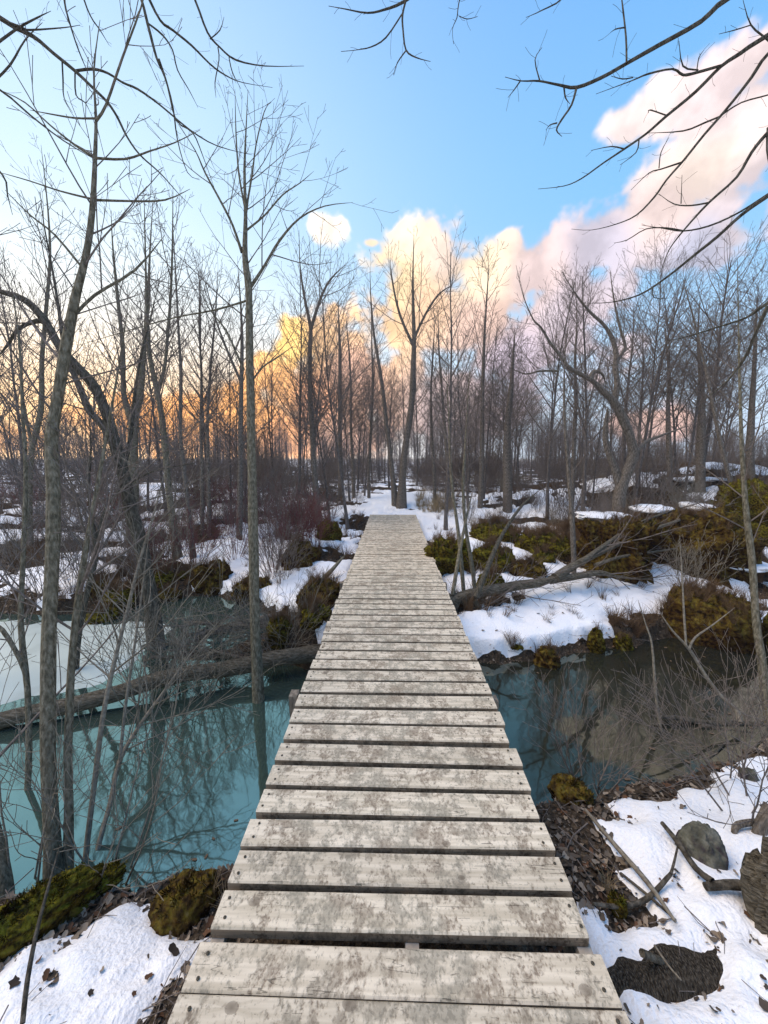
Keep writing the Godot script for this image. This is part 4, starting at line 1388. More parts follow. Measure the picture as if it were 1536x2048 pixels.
	for t in b:
		for e in range(2, t[1].size(), 3):
			t[1][e] *= 0.78
		z = depth_of(on_ground(t[1][0], t[1][1]))
		z = clampf(z, 8.0, 16.0)
		var tr := survey(t[1], z, z + 0.2)
		var hp: Dictionary = (bushy if t[2] else mid).duplicate()
		hp.full = []
		for q in (bushy if t[2] else mid).full:
			hp.full.append(q * tr[0][0].distance_to(tr[0][tr[0].size() - 1]) / 5.0)
		hp.full[0] = 5.0
		hero_tree(t[0], [tr], hp, M.bark, M.twig)
	# 6 leaning forked tree on the ledge
	z = 6.9
	hero_tree("crooked tree leaning left from the mossy ledge, forked low", [
		survey([1232, 1090, 32.8, 1236, 1030, 23, 1240, 985, 22.1, 1250, 955, 21.3, 1262, 925, 19.7, 1267, 905, 18, 1262, 880, 17.2, 1253, 855, 16.4, 1243, 832, 16.4, 1233, 812, 15.6, 1222, 798, 13.9, 1200, 777, 11.5, 1185, 762, 9.8, 1160, 748, 9, 1138, 735, 8.2, 1118, 708, 7.4, 1100, 685, 6.6, 1082, 655, 5.7, 1066, 638, 4.9, 1046, 590, 3.3, 1032, 530, 2.5], z, z - 0.2),
		survey([1240, 975, 18, 1232, 945, 14.8, 1220, 915, 13.1, 1211, 880, 11.5, 1212, 845, 10.7, 1216, 815, 9.8], z, z + 0.1),
		survey([1228, 808, 12.3, 1234, 770, 11.5, 1231, 735, 10.7, 1232, 705, 9.8, 1222, 672, 8.2, 1206, 648, 6.6, 1184, 628, 5.7, 1160, 600, 4.1, 1140, 570, 3.3, 1122, 540, 2.5], z, z + 0.2),
		survey([1233, 725, 7.4, 1246, 705, 6.6, 1250, 690, 5.7, 1240, 655, 4.9, 1228, 600, 4.1, 1220, 540, 2.5], z + 0.1, z + 0.4),
		survey([1188, 768, 6.6, 1182, 752, 7.4, 1192, 742, 6.6, 1206, 750, 4.9, 1212, 770, 4.1], z - 0.1, z),
		survey([1118, 742, 4.9, 1080, 742, 4.1, 1050, 748, 3.3, 1020, 735, 2.5], z - 0.15, z - 0.3),
		survey([1268, 910, 9.8, 1290, 885, 7.4, 1320, 872, 5.7, 1380, 850, 3.3], z, z + 0.5)], light, M.bark, M.twig)
	# 7 saplings in front of the right water
	z = depth_of(on_level(1534, 1440, WATER + 0.1))
	hero_tree("slender sapling along the right edge, standing at the near shore", [
		survey([1538, 1450, 14, 1532, 1400, 15, 1522, 1310, 14, 1512, 1240, 13, 1504, 1120, 12, 1492, 1020, 10, 1484, 900, 8, 1480, 780, 6, 1477, 650, 4, 1475, 515, 2], z, z + 0.3)], sparse, M.bark_green, M.twig, "tree", "bare_sapling")
	hero_tree("thin stem leaning left out of the right creek, with curved side twigs", [
		survey([1480, 1445, 11, 1472, 1420, 9, 1440, 1390, 7, 1410, 1350, 7, 1378, 1298, 6, 1345, 1262, 5, 1320, 1225, 3], z, z + 0.3),
		survey([1378, 1298, 5, 1390, 1275, 4, 1425, 1250, 3, 1470, 1215, 2], z + 0.15, z + 0.2),
		survey([1372, 1290, 4, 1368, 1230, 4, 1364, 1150, 3, 1359, 1070, 2], z + 0.15, z + 0.3)], {}, M.twig_pale, M.twig_pale, "tree", "bare_sapling")
	hero_tree("thin pale whip standing in front of the right snow bank", [survey([1332, 1490, 5, 1318, 1440, 5, 1310, 1370, 5, 1304, 1290, 4, 1292, 1250, 3, 1276, 1200, 2], z, z + 0.2)], {}, M.twig_pale, M.twig_pale, "tree", "bare_sapling")
	hero_tree("long straight whip leaning left near the right edge", [survey([1470, 1000, 8, 1440, 880, 7, 1412, 740, 5, 1388, 640, 4, 1363, 550, 2], 7.5, 7.8)], {}, M.bark, M.twig, "tree", "bare_sapling")
	hero_tree("thin straight sapling close to the boardwalk's right side, the left one of two", [survey([930, 1215, 8, 922, 1120, 8, 916, 1060, 7, 905, 980, 6, 900, 900, 5, 896, 800, 3, 892, 730, 2], 5.0, 5.3)], sparse, M.bark_green, M.twig, "tree", "bare_sapling")
	hero_tree("thin straight sapling close to the boardwalk's right side, the right one of two", [survey([952, 1205, 8, 944, 1130, 8, 932, 1060, 7, 926, 980, 6, 930, 900, 5, 936, 800, 3, 940, 720, 2], 5.1, 5.4)], sparse, M.bark_green, M.twig, "tree", "bare_sapling")
	hero_tree("slim sapling beside the ledge, standing in the right snow", [survey([1148, 1155, 10, 1146, 1080, 10, 1142, 1010, 9, 1136, 930, 8, 1130, 850, 6, 1128, 760, 4, 1132, 680, 2], 5.6, 5.8)], sparse, M.bark, M.twig, "tree", "bare_sapling")

# ---------------------------------------------------------------- boughs that hang into the top of the picture, on trees that stand beside the path
func build_overhang() -> void:
	var bud := habit([1.2, 0.16, 0.07], [12, 2], [0.2, 0.3], [0.8, 0.8], 0.6, 0.22, 0.03, 0.0011, 0.03)
	var none := habit([1.2, 0.10], [9], [0.25], [0.9], 0.6, 0.25, 0.03, 0.0010, 0.03)
	# right tree
	var z := 2.5
	var foot := on_ground(1960, 1900)
	var base := at(2250, -420, z)
	var tp := PackedVector3Array([Vector3(base.x + 0.25, terrain(base.x, base.z) - 0.1, base.z + 0.1), Vector3(base.x + 0.2, 0.8, base.z + 0.05), Vector3(base.x + 0.1, 2.4, base.z), base, base + Vector3(-0.2, 1.2, 0)])
	var trunk := smooth_path(tp, PackedFloat32Array([0.16, 0.12, 0.10, 0.085, 0.06]), 4)
	var limbs := [trunk,
		bough([2240, -380, 30, 1800, -200, 22, 1480, -20, 15, 1403, 42, 12, 1318, 90, 11, 1253, 127, 10, 1203, 155, 9, 1153, 175, 9, 1118, 170, 7, 1078, 162, 6, 1043, 162, 5, 1010, 154, 4], z, z - 0.3),
		bough([2240, -330, 26, 1850, -120, 18, 1536, 70, 12, 1483, 105, 11, 1443, 132, 10, 1393, 182, 9, 1333, 232, 8, 1293, 267, 7, 1253, 295, 6, 1208, 325, 5, 1163, 357, 5, 1128, 372, 4, 1076, 378, 3], z, z + 0.1),
		bough([2230, -250, 24, 1850, -60, 17, 1600, 70, 12, 1536, 108, 10, 1503, 155, 9, 1468, 200, 8, 1443, 230, 8, 1408, 270, 7, 1368, 320, 7, 1333, 360, 6, 1308, 395, 6, 1273, 430, 5, 1233, 448, 4, 1183, 460, 3, 1143, 458, 2], z, z + 0.3),
		bough([2210, -100, 22, 1800, 70, 17, 1600, 200, 13, 1536, 265, 10, 1503, 305, 9, 1473, 355, 8, 1418, 405, 7, 1368, 460, 6, 1338, 500, 5, 1323, 540, 3], z, z + 0.3),
		bough([2200, 60, 22, 1800, 250, 17, 1600, 350, 13, 1536, 392, 11, 1483, 430, 10, 1433, 475, 9, 1383, 515, 8, 1333, 555, 7, 1278, 590, 6, 1218, 605, 4, 1160, 606, 2], z, z + 0.5),
		bough([2190, 300, 20, 1800, 480, 15, 1600, 570, 11, 1536, 606, 9, 1493, 635, 7, 1433, 655, 6, 1368, 675, 5, 1328, 682, 3], z, z + 0.4),
		bough([1536, 612, 10, 1512, 665, 9, 1490, 715, 8, 1456, 760, 6, 1410, 800, 4], z + 0.28, z + 0.6),
		# side twigs, each off its own bough
		bough([1153, 175, 7, 1143, 210, 6, 1123, 240, 6, 1113, 260, 5, 1124, 273, 3], z - 0.22, z - 0.25),
		bough([1114, 246, 4, 1100, 250, 3, 1092, 260, 3], z - 0.24, z - 0.25),
		bough([1128, 174, 5, 1131, 195, 4, 1140, 208, 3], z - 0.22, z - 0.22),
		bough([1080, 163, 4, 1070, 120, 3, 1084, 95, 2], z - 0.26, z - 0.28),
		bough([1040, 163, 4, 1028, 180, 3, 1016, 195, 3], z - 0.28, z - 0.28),
		bough([1253, 126, 5, 1252, 75, 5, 1246, 20, 5, 1240, -30, 4], z - 0.17, z - 0.1),
		bough([1250, 55, 4, 1232, 58, 3, 1221, 65, 2], z - 0.14, z - 0.14),
		bough([1442, 131, 7, 1390, 146, 7, 1366, 150, 6, 1345, 138, 5, 1296, 148, 5, 1262, 162, 4, 1192, 188, 3], z + 0.02, z - 0.1),
		bough([1266, 155, 3, 1245, 158, 3, 1222, 152, 2], z - 0.05, z - 0.06),
		bough([1396, 140, 4, 1366, 132, 4, 1358, 82, 3], z, z - 0.05),
		bough([1394, 138, 3, 1398, 115, 3, 1408, 100, 2], z, z - 0.02),
		bough([1333, 231, 4, 1300, 220, 3, 1297, 226, 2], z + 0.05, z + 0.02),
		bough([1248, 298, 4, 1222, 293, 3, 1182, 301, 2], z + 0.08, z + 0.05),
		bough([1278, 280, 4, 1272, 305, 3, 1240, 330, 2], z + 0.07, z + 0.1),
		bough([1442, 232, 5, 1408, 246, 5, 1366, 262, 4, 1298, 266, 2], z + 0.15, z + 0.2),
		bough([1443, 230, 5, 1483, 205, 4, 1536, 190, 4, 1580, 175, 3], z + 0.15, z + 0.2),
		bough([1362, 325, 5, 1323, 338, 4, 1298, 346, 3, 1262, 380, 2], z + 0.2, z + 0.22),
		bough([1318, 336, 3, 1322, 305, 3, 1338, 275, 2], z + 0.2, z + 0.2),
		bough([1418, 405, 5, 1382, 411, 4, 1348, 408, 3, 1318, 388, 2], z + 0.15, z + 0.2),
		bough([1362, 407, 3, 1364, 350, 2], z + 0.18, z + 0.2),
		bough([1366, 462, 5, 1332, 456, 4, 1292, 458, 3, 1254, 480, 3, 1228, 486, 2], z + 0.2, z + 0.3),
		bough([1536, 388, 6, 1478, 425, 5, 1418, 452, 5, 1366, 462, 4, 1328, 457, 3, 1283, 450, 2], z + 0.2, z + 0.3),
		bough([1305, 575, 4, 1308, 595, 3, 1340, 596, 2], z + 0.4, z + 0.4),
		bough([1590, 130, 6, 1536, 80, 5, 1502, 50, 4, 1486, 0, 3], z + 0.05, z),
		bough([1502, 50, 3, 1470, 60, 3, 1438, 68, 2], z + 0.02, z),
		bough([1536, 255, 6, 1534, 300, 5, 1540, 340, 4], z + 0.1, z + 0.1),
		# high boughs that only dip into the top edge
		bough([2240, -700, 26, 1500, -420, 18, 1000, -160, 12, 850, -30, 8, 805, 5, 7, 770, 19, 6, 735, 26, 5, 690, 18, 4, 657, 12, 3], z, z - 0.1),
		bough([812, 0, 6, 805, 30, 6, 806, 60, 5, 812, 100, 5, 832, 115, 4, 861, 123, 3], z - 0.08, z - 0.1),
		bough([812, 101, 4, 795, 125, 3, 787, 150, 2], z - 0.1, z - 0.1),
		bough([804, 28, 4, 772, 75, 4, 742, 94, 3, 712, 100, 2, 682, 103, 2], z - 0.08, z - 0.1),
		bough([960, -150, 6, 930, -50, 4, 917, 10, 3, 914, 35, 3, 905, 58, 2, 907, 88, 2], z - 0.05, z),
		bough([918, 32, 2, 935, 38, 2, 955, 33, 2], z - 0.05, z),
		bough([1200, -100, 6, 1130, -8, 4, 1085, 20, 3, 1052, 35, 2], z - 0.05, z)]
	hero_tree("bare tree right of the path, its drooping boughs reaching over the upper right sky", limbs, none, M.bark_dark, M.bark_dark)
	# left tree
	z = 2.7
	base = at(-420, -300, z)
	tp = PackedVector3Array([Vector3(base.x - 0.2, terrain(base.x, base.z) - 0.1, base.z), Vector3(base.x - 0.15, 0.8, base.z), Vector3(base.x, 2.4, base.z), base, base + Vector3(0.2, 1.0, 0.1), base + Vector3(0.45, 2.0, 0.2)])
	trunk = smooth_path(tp, PackedFloat32Array([0.17, 0.13, 0.11, 0.09, 0.07, 0.05]), 4)
	limbs = [trunk,
		bough([-400, -220, 30, -150, -80, 20, 0, 36, 13, 65, 72, 11, 105, 105, 10, 150, 142, 9, 190, 180, 8, 216, 206, 8, 235, 235, 7, 255, 275, 6, 280, 310, 6, 320, 346, 5, 355, 385, 4, 385, 416, 2], z, z + 0.2),
		bough([148, 142, 7, 185, 138, 7, 215, 146, 6, 245, 165, 6, 275, 178, 6, 320, 210, 5, 380, 260, 5, 435, 292, 4, 505, 310, 2], z + 0.1, z + 0.3),
		bough([-380, -650, 28, 0, -420, 18, 230, -150, 12, 280, -10, 8, 296, 50, 8, 313, 115, 7, 330, 155, 6, 346, 215, 5, 355, 280, 4, 375, 345, 4, 400, 360, 2], z, z + 0.2),
		bough([240, -130, 10, 290, -20, 8, 320, 40, 7, 345, 60, 6, 382, 90, 6, 420, 128, 5, 450, 150, 4, 485, 165, 3, 545, 175, 2], z + 0.05, z + 0.3),
		bough([260, -300, 10, 350, -80, 7, 390, 0, 6, 415, 65, 6, 440, 95, 5, 472, 120, 5, 530, 132, 4, 608, 132, 2], z + 0.05, z + 0.4),
		bough([298, 48, 5, 325, 70, 5, 345, 100, 4, 355, 140, 4, 378, 180, 3, 396, 215, 2], z + 0.1, z + 0.3),
		bough([318, 118, 5, 335, 170, 5, 352, 240, 4, 385, 265, 4, 405, 310, 3, 430, 380, 3], z + 0.1, z + 0.3),
		bough([-300, 60, 14, -100, 130, 9, 0, 180, 6, 60, 230, 5, 125, 280, 5, 188, 318, 4], z, z + 0.1),
		bough([-50, 120, 8, 30, 60, 6, 75, 35, 4, 102, 22, 3], z, z),
		bough([-20, 170, 6, 20, 130, 5, 50, 80, 4, 85, 45, 3], z, z),
		bough([0, 38, 6, 45, 55, 5, 60, 60, 5, 130, 55, 3, 160, 50, 2], z, z + 0.1),
		bough([0, -200, 10, 110, -60, 6, 132, 20, 5, 150, 80, 4, 165, 120, 4, 178, 150, 3], z, z + 0.2),
		bough([120, -200, 8, 160, -30, 5, 180, 30, 4, 200, 60, 4, 218, 90, 2], z, z + 0.1),
		bough([-300, 200, 12, -60, 300, 7, 5, 350, 5, 15, 390, 4, 25, 430, 3], z, z),
		bough([124, 118, 4, 126, 160, 4, 128, 195, 3, 145, 225, 2], z + 0.08, z + 0.1),
		bough([150, 145, 4, 152, 190, 4, 170, 205, 3, 182, 228, 2], z + 0.1, z + 0.12),
		bough([436, 95, 4, 438, 120, 3, 430, 165, 3, 432, 195, 2], z + 0.2, z + 0.25),
		bough([458, 115, 3, 465, 145, 3, 482, 178, 2], z + 0.2, z + 0.25),
		bough([420, 78, 3, 440, 60, 3, 448, 34, 2], z + 0.2, z + 0.25)]
	hero_tree("bare tree left of the path, its drooping boughs crossing the upper left sky", limbs, none, M.bark_dark, M.bark_dark)

func bough(a: Array, z0: float, z1: float) -> Array:
	var s := survey(a, z0, z1)
	var r: PackedFloat32Array = s[1]
	for k in r.size():
		r[k] = maxf(r[k] * 0.68, 0.0014)
	return [s[0], r]

# ---------------------------------------------------------------- shrubs
func build_shrubs() -> void:
	var wiry := habit([1.4, 0.55, 0.25], [9, 4], [0.25, 0.2], [0.6, 0.7], 0.6, 0.16, 0.05, 0.0015, 0.06)
	var red := habit([1.0, 0.4, 0.18], [8, 3], [0.25, 0.25], [0.5, 0.6], 0.6, 0.10, 0.10, 0.0018, 0.06)
	for s in [
		[215, 1770, 5, 1.1, 0.5, "tangled pale shrub on the near left bank beside the tall clump", 0.25],
		[40, 1790, 4, 1.1, 0.5, "thin-stemmed shrub at the lower left corner above the moss", 0.1],
		[290, 1425, 8, 1.0, 0.7, "wiry shrub growing out of the log's left half", 0.2],
		[420, 1385, 7, 0.9, 0.7, "wiry shrub growing at the middle of the fallen log", 0.2],
		[560, 1330, 8, 0.9, 0.6, "twiggy shrub between the log and the boardwalk", -0.1],
		[1450, 1548, 5, 0.7, 0.7, "spindly shrub at the edge of the near right snow", -0.5],
		[1180, 1590, 6, 0.7, 0.9, "low straggling shrub on the leafy bank by the boardwalk", 0.1],
		[1500, 1640, 6, 0.9, 0.6, "twiggy shrub behind the mossy stump on the right", -0.3]]:
		var p := on_ground(s[0], s[1])
		shrub("shrub", s[5], p, s[2], s[3], s[4], 0.006, wiry, M.twig_pale if s[0] < 600 else M.twig, Vector3(s[6], 0, 0))
	for s in [[548, 1150, "red-stemmed shrub just right of the slim tree in the water"], [470, 1120, "red-stemmed shrub left of the slim tree in the water"], [595, 1110, "red-stemmed shrub nearer the boardwalk on the left bank"], [420, 1060, "red-stemmed shrub farther back on the left bank"], [520, 1050, "faint red thicket clump behind the slim tree's trunk"]]:
		var p := on_ground(s[0], s[1])
		shrub("red_shrub", s[2], p, 16, 1.25, 0.55, 0.006, red, M.twig_red)
	# brush along both far banks
	var brush: Array = []
	for k in 5:
		var proto := shrub("brush_shrub", "", Vector3.ZERO, 9, 1.5, 0.45, 0.008, habit([1.5, 0.6, 0.28], [9, 4], [0.2, 0.2], [0.6, 0.7], 0.6, 0.15, 0.06, 0.0030, 0.09), [M.twig, M.twig, M.twig_pale, M.twig, M.twig_red][k])
		brush.append(proto)
	var placed := 0
	var tries := 0
	var ok := []
	while placed < 170 and tries < 4000:
		tries += 1
		var d := rng.randf_range(4.6, 15.0)
		var x := rng.randf_range(-1.15, 1.15) * d
		if absf(x) < 0.95 + 0.05 * d or (x > 0.0 and d < 6.6 and rng.randf() < 0.92):
			continue
		if look(creek_sd, x, -d) > -0.08:
			continue
		ok.append(Vector3(x, terrain(x, -d), -d))
		placed += 1
	for k in ok.size():
		var p: Vector3 = ok[k]
		var size := rng.randf_range(0.45, 0.85) * (0.8 if p.x > 0.0 else 1.0)
		var left := p.x < 0.0
		var kind: int = rng.randi_range(0, 3) if not left else [0, 1, 3, 2, 4][rng.randi_range(0, 4)]
		if k < 5:
			kind = k
		var row := "close to the water" if p.z > -7.5 else ("in the middle of the slope" if p.z > -11.0 else "at the edge of the woods")
		var label: String = ("tangled bare brush on the left bank beyond the pond, " if left else "tangled bare brush among the rocks right of the boardwalk, ") + row
		var group: String = ("brush on the left bank " if left else "brush on the right bank ") + row
		if k < 5:
			var o: Node3D = brush[k]
			o.position = p
			o.scale = Vector3.ONE * size
			o.set_meta("label", label)
			o.set_meta("group", group)
		else:
			copy_of(brush[kind], "brush_shrub", p, rng.randf() * TAU, size, label, group)

# ---------------------------------------------------------------- the woods
func build_woods() -> void:
	var types: Array = []
	for k in 9:
		var bushy := k >= 6
		var P := habit([8.0, 2.5, 0.95, 0.42], [28, 9, 6], [0.33, 0.12, 0.15], [0.8, 0.75, 0.7], 0.4, 0.09, 0.06, 0.0031, 0.22)
		if bushy:
			P = habit([8.0, 2.9, 1.1, 0.45], [28, 9, 5], [0.36, 0.12, 0.15], [0.85, 0.8, 0.75], 0.55, 0.12, 0.03, 0.0040, 0.25)
		var m := wood_tree(rng.randf_range(7.2, 8.8), rng.randf_range(0.038, 0.066) * (1.3 if bushy else 1.0), Vector3(rng.randf_range(-0.06, 0.06), 0, rng.randf_range(-0.06, 0.06)), P, 1 if k % 3 == 1 else 0)
		types.append(m)
	var front: Array = []
	var count := 0
	var tries := 0
	var taken := []
	while count < 235 and tries < 9000:
		tries += 1
		var d := 9.0 + 48.0 * rng.randf() ** 1.5
		var az := rng.randf_range(-0.98, 0.98)
		var x := tan(az) * d * rng.randf_range(0.95, 1.05)
		if absf(x - 0.1) < 1.1 and d < 16.0 or absf(x) > 62.0:
			continue
		if look(creek_sd, x, -d) > -0.3:
			continue
		if x < -2.0 and d > 13.0 and rng.randf() < 0.4:
			continue
		var near := false
		for q in taken:
			if Vector2(x, d).distance_squared_to(q) < (0.45 if d < 20 else 0.3):
				near = true
				break
		if near:
			continue
		taken.append(Vector2(x, d))
		var m: Array = types[rng.randi_range(0, 8)]
		var o := thing("woodland_tree", "", "tree", Vector3(x, terrain(x, -d), -d))
		if d < 20.0:
			front.append(o)
		else:
			var zone := "left of the path's line" if x < -2.0 else ("right of the path's line" if x > 2.0 else "straight beyond the boardwalk's end")
			tag(o, "bare slender tree in the rear rows of the woods, " + zone, "", "trees in the rear rows of the woods, " + zone)
		o.rotation.y = rng.randf() * TAU
		o.scale = Vector3.ONE * rng.randf_range(0.55, 0.88) * (0.86 if d < 15.0 else 1.0)
		part("trunk", m[0], M.bark_far, o)
		part("crown", m[1], M.twig, o)
		count += 1
	# the front trees are told apart by the surveyed trees they stand between
	var marks := [[-900.0, "left picture edge"], [70.0, "leftmost tall thin tree"], [265.0, "double-stemmed thick trunk"], [345.0, "wide-footed forked trunk"], [510.0, "slim tree standing in the creek"], [630.0, "grey tree with the high V fork"], [682.0, "bushy-topped trunk near the boardwalk's end"],
		[803.0, "tall tree at the boardwalk's end"], [960.0, "feathery-topped straight tree"], [1015.0, "thick bushy tree in the centre right"], [1240.0, "crooked tree on the mossy ledge"], [1340.0, "tall tree beyond the crooked one"], [1402.0, "broad-crowned tree near the right edge"], [1502.0, "round-crowned tree at the right edge"], [9999.0, ""]]
	var ranks := ["first", "second", "third", "fourth", "fifth", "sixth", "seventh", "eighth", "ninth", "tenth", "eleventh", "twelfth", "thirteenth", "fourteenth", "fifteenth", "sixteenth", "seventeenth", "eighteenth", "nineteenth", "twentieth", "twenty-first", "twenty-second"]
	front.sort_custom(func(a, b): return seen_at(a.position).x < seen_at(b.position).x)
	var bin := -1
	var rank := 0
	for o in front:
		var px := seen_at(o.position).x
		var m := 0
		while m < marks.size() - 2 and px > marks[m + 1][0]:
			m += 1
		rank = rank + 1 if m == bin else 0
		bin = m
		o.set_meta("label", "%s bare woodland tree to the right of the %s" % [ranks[mini(rank, 21)], marks[m][1]])
		o.set_meta("group", "trees in the front rows of the woods")
	# the far-off wood that reads as one mass
	var far := Buf.new()
	var f := wood_tree(8.0, 0.11, Vector3.ZERO, habit([8.0, 2.2, 0.9], [26, 7], [0.3, 0.12], [0.7, 0.7], 0.4, 0.09, 0.10, 0.008, 0.4))
	var both := ArrayMesh.new()
	for q in 2:
		both.add_surface_from_arrays(Mesh.PRIMITIVE_TRIANGLES, (f[q] as ArrayMesh).surface_get_arrays(0))
	var places: Array[Transform3D] = []
	for k in 520:
		var d := rng.randf_range(45.0, 140.0)
		var x := tan(rng.randf_range(-0.95, 0.95)) * d
		if absf(x) > 140.0:
			continue
		places.append(Transform3D(Basis(Vector3.UP, rng.randf() * TAU).scaled(Vector3.ONE * rng.randf_range(0.7, 1.1)), Vector3(x, terrain(x, -d), -d)))
	scatter("distant_woods", both, M.bark_far, places, PackedColorArray(), "far-off bare woods along the horizon, reading as one grey mass", "woods")
	# knee- to head-high undergrowth between the trunks
	var ug := Buf.new()
	var P2 := habit([1.6, 0.7, 0.35], [8, 4], [0.15, 0.15], [0.6, 0.7], 0.6, 0.15, 0.06, 0.0045, 0.14)
	for k in 8:
		var a := TAU * k / 8.0
		var d := (Vector3.UP + Vector3(cos(a), 0, sin(a)) * rng.randf_range(0.15, 0.6)).normalized()
		grow(ug, Vector3(cos(a) * 0.15, -0.05, sin(a) * 0.15), d, rng.randf_range(1.0, 1.8), 0.009, 0, P2)
	places = []
	var tints := PackedColorArray()
	for k in 2900:
		var d := 8.5 + 48.0 * rng.randf() ** 1.3
		var x := tan(rng.randf_range(-0.95, 0.95)) * d
		if (absf(x - 0.1) < 1.0 and d < 18.0) or look(creek_sd, x, -d) > -0.2 or (d < 13.0 and rng.randf() < 0.6) or noise_a.get_noise_2d(x * 1.7 + 80.0, d * 1.7) < -0.08 + 0.2 * rng.randf() or (x > 0.0 and x < 4.0 and d < 14.0):
			continue
		places.append(Transform3D(Basis(Vector3.UP, rng.randf() * TAU).scaled(Vector3(1.0, rng.randf_range(0.6, 1.5), 1.0) * lerpf(0.3, 1.35, rng.randf() ** 2.2)), Vector3(x, terrain(x, -d), -d)))
	scatter("undergrowth", ug.mesh(), M.twig, places, tints, "leafless grey undergrowth filling the woods between the trunks", "undergrowth")

# ---------------------------------------------------------------- litter on the ground
func build_litter() -> void:
	# dead leaves: lobed, cupped and curled, in two shapes
	var shapes: Array = []
	for kind in 2:
		var b := Buf.new()
		b.v.append(Vector3(0, 0.05, 0))
		b.n.append(Vector3.UP)
		var m := 11
		for q in m:
			var a := TAU * q / m
			var rr := 0.55 + 0.45 * absf(cos(a * (2.5 if kind == 0 else 1.0))) * rng.randf_range(0.75, 1.15)
			if kind == 1:
				rr *= 0.65 + 0.35 * absf(cos(a))
			var y := 0.30 * sin(a * 2.0 + kind) * rr + rng.randf_range(-0.06, 0.12) + (0.35 * absf(sin(a)) if kind == 1 else 0.0)
			b.v.append(Vector3(cos(a) * rr, y, sin(a) * rr * 0.85))
			b.n.append(Vector3(-cos(a) * 0.25, 1, -sin(a) * 0.35).normalized())
		for q in m:
			b.i.append_array(PackedInt32Array([0, 1 + q, 1 + (q + 1) % m]))
		shapes.append(b.mesh())
	var places: Array[Transform3D] = []
	var tints := PackedColorArray()
	var tries := 0
	while places.size() < 44000 and tries < 260000:
		tries += 1
		var d := -0.4 + 9.6 * rng.randf() ** 1.7
		var x := rng.randf_range(-1.1, 1.1) * (maxf(d, 0.0) + 1.3)
		if absf(x) < 0.56 or look(creek_sd, x, -d) > 0.02:
			continue
		var sd := snow_depth(x, -d)
		if sd > 0.012 and rng.randf() > 0.025:
			continue
		var h := terrain(x, -d) + maxf(sd, 0.0)
		var s := lerpf(0.006, 0.028, rng.randf() ** 2.5)
		var bs := Basis.from_euler(Vector3(rng.randf_range(-0.7, 0.7), rng.randf() * TAU, rng.randf_range(-0.7, 0.7))).scaled(Vector3.ONE * s)
		places.append(Transform3D(bs, Vector3(x, h + 0.006, -d)))
		var t := rng.randf()
		var c := Color(0.06, 0.045, 0.033).lerp(Color(0.34, 0.275, 0.205), t * t)
		if rng.randf() < 0.10:
			c = Color(0.13, 0.07, 0.04)
		tints.append(c)
	for k in 140:     # a few have blown onto the water
		var d := 1.6 + 3.2 * rng.randf()
		var x := rng.randf_range(-1.0, 1.0) * (d + 0.6)
		var cs := look(creek_sd, x, -d)
		if absf(x) < 0.6 or cs < 0.05 or cs > 0.5:
			continue
		places.append(Transform3D(Basis(Vector3.UP, rng.randf() * TAU).scaled(Vector3(1, 0.25, 1) * rng.randf_range(0.012, 0.026)), Vector3(x, WATER + 0.003, -d)))
		tints.append(Color(0.16, 0.11, 0.07))
	var half := places.size() / 2
	scatter("fallen_leaves", shapes[0], M.leaf, places.slice(0, half), tints.slice(0, half), "lobed brown fallen leaves littering the bare banks", "leaves")
	scatter("curled_leaves", shapes[1], M.leaf, places.slice(half), tints.slice(half), "curled dry leaves among the lobed ones on the banks", "leaves")
	# moss fronds
	var mf := Buf.new()
	for k in 5:
		var a := TAU * k / 5.0
		var o := Vector3(cos(a), 0, sin(a))
		var q := o.cross(Vector3.UP) * 0.0022
		var base := mf.v.size()
		for p in [o * 0.003 - q, o * 0.003 + q, o * 0.012 + Vector3.UP * 0.012 + q, o * 0.012 + Vector3.UP * 0.012 - q, o * 0.021 + Vector3.UP * 0.019]:
			mf.v.append(p)
			mf.n.append((Vector3.UP + o * 0.4).normalized())
		mf.i.append_array(PackedInt32Array([base, base + 1, base + 2, base, base + 2, base + 3, base + 3, base + 2, base + 4]))
	scatter("moss_fronds", mf.mesh(), M.leaf, fuzz, fuzz_tint, "short shaggy moss covering the rocks and hummocks", "moss")
	# twigs
	var tw := Buf.new()
	tw.tube(PackedVector3Array([Vector3(-0.5, 0, 0), Vector3(-0.15, 0.03, 0.04), Vector3(0.2, 0.0, -0.02), Vector3(0.5, 0.04, 0.05)]), PackedFloat32Array([0.011, 0.009, 0.007, 0.004]), 4)
	places = []
	tries = 0
	while places.size() < 1300 and tries < 40000:
		tries += 1
		var d := 0.7 + 9.5 * rng.randf() ** 1.5
		var x := rng.randf_range(-1.1, 1.1) * (d + 0.6)
		if absf(x) < 0.6 or look(creek_sd, x, -d) > -0.02:
			continue
		var sd := snow_depth(x, -d)
		if sd > 0.012 and rng.randf() > 0.06:
			continue
		var h := terrain(x, -d) + maxf(sd, 0.0)
		places.append(Transform3D(Basis.from_euler(Vector3(rng.randf_range(-0.3, 0.3), rng.randf() * TAU, rng.randf_range(-0.3, 0.5))).scaled(Vector3.ONE * rng.randf_range(0.06, 0.32)), Vector3(x, h + 0.006, -d)))
	scatter("fallen_twigs", tw.mesh(), M.twig, places, PackedColorArray(), "small dead twigs strewn over banks and snow", "twigs")
	# tan dry grass where the boards end
	var g := Buf.new()
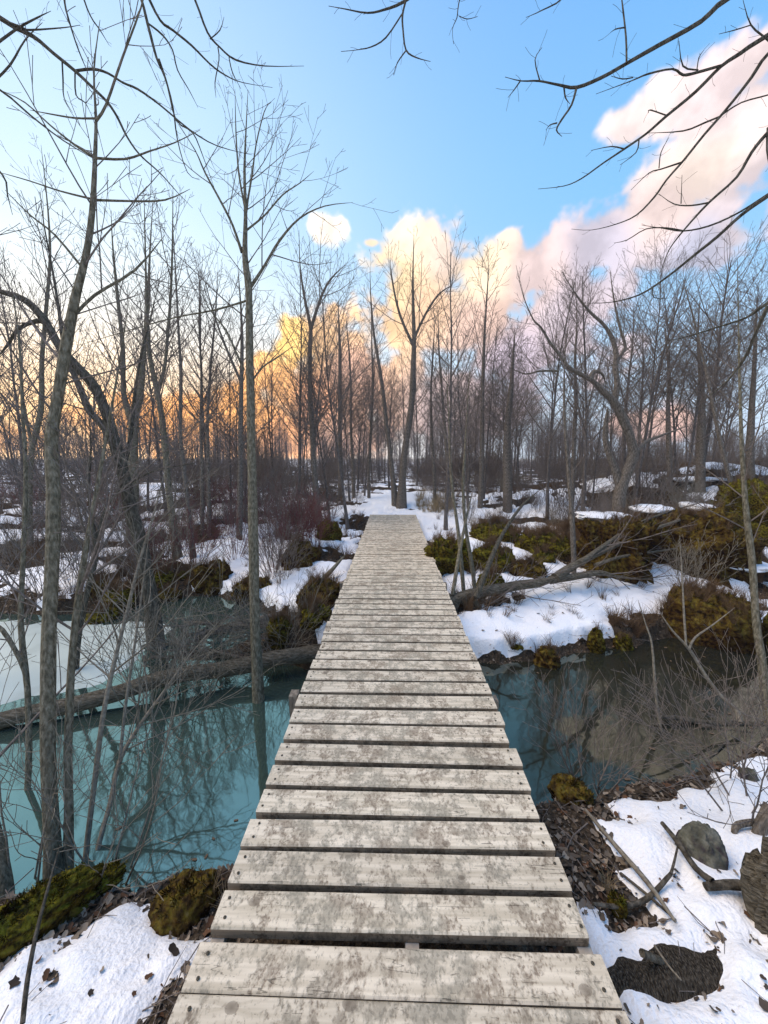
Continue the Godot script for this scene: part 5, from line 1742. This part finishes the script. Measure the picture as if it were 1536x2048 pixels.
	for k in 26:
		var a := rng.randf() * TAU
		var l := rng.randf_range(0.25, 0.6)
		var o := Vector3(cos(a), 0, sin(a))
		var p := o * rng.randf_range(0.0, 0.08)
		var lean := rng.randf_range(0.1, 0.6)
		g.tube(PackedVector3Array([p, p + (Vector3.UP + o * lean * 0.5) * l * 0.5, p + (Vector3.UP * 0.85 + o * lean) * l]), PackedFloat32Array([0.004, 0.003, 0.0015]), 3)
	places = []
	for k in 45:
		var px := rng.randf_range(835, 905)
		var p := on_ground(px, rng.randf_range(1000, 1030))
		if absf(p.x) < 0.62:
			continue
		places.append(Transform3D(Basis(Vector3.UP, rng.randf() * TAU).scaled(Vector3.ONE * rng.randf_range(0.5, 1.1)), p))
	for k in 120:
		var d := rng.randf_range(1.2, 9.5)
		var x := (0.7 + rng.randf_range(0.0, 1.2)) * (1.0 if rng.randf() < 0.5 else -1.0)
		if look(creek_sd, x, -d) > -0.03 or snow_depth(x, -d) > 0.0:
			continue
		places.append(Transform3D(Basis(Vector3.UP, rng.randf() * TAU).scaled(Vector3.ONE * rng.randf_range(0.15, 0.4)), Vector3(x, terrain(x, -d), -d)))
	scatter("dry_grass", g.mesh(), M.grass, places, PackedColorArray(), "tan dry grass by the end of the boards and along the banks", "grass")
	# russet thatch on the hummocks and on the bare ground of both far banks
	places = []
	for k in range(0, fuzz.size(), 9):
		if -fuzz[k].origin.z > 3.0:
			places.append(Transform3D(Basis.from_euler(Vector3(rng.randf_range(-0.4, 0.4), rng.randf() * TAU, rng.randf_range(-0.4, 0.4))).scaled(Vector3.ONE * rng.randf_range(0.15, 0.42)), fuzz[k].origin))
	tries = 0
	while tries < 9000:
		tries += 1
		var d := 4.4 + 12.0 * rng.randf() ** 1.5
		var x := rng.randf_range(-1.05, 1.05) * d
		if absf(x) < 0.8 or look(creek_sd, x, -d) > -0.06 or (snow_depth(x, -d) > -0.01 and rng.randf() > 0.06):
			continue
		places.append(Transform3D(Basis.from_euler(Vector3(rng.randf_range(-0.5, 0.5), rng.randf() * TAU, rng.randf_range(-0.5, 0.5))).scaled(Vector3.ONE * rng.randf_range(0.25, 0.6)), Vector3(x, terrain(x, -d), -d)))
	scatter("brown_thatch", g.mesh(), M.thatch, places, PackedColorArray(), "russet dead thatch on the hummocks and bare ground of both far banks", "thatch")
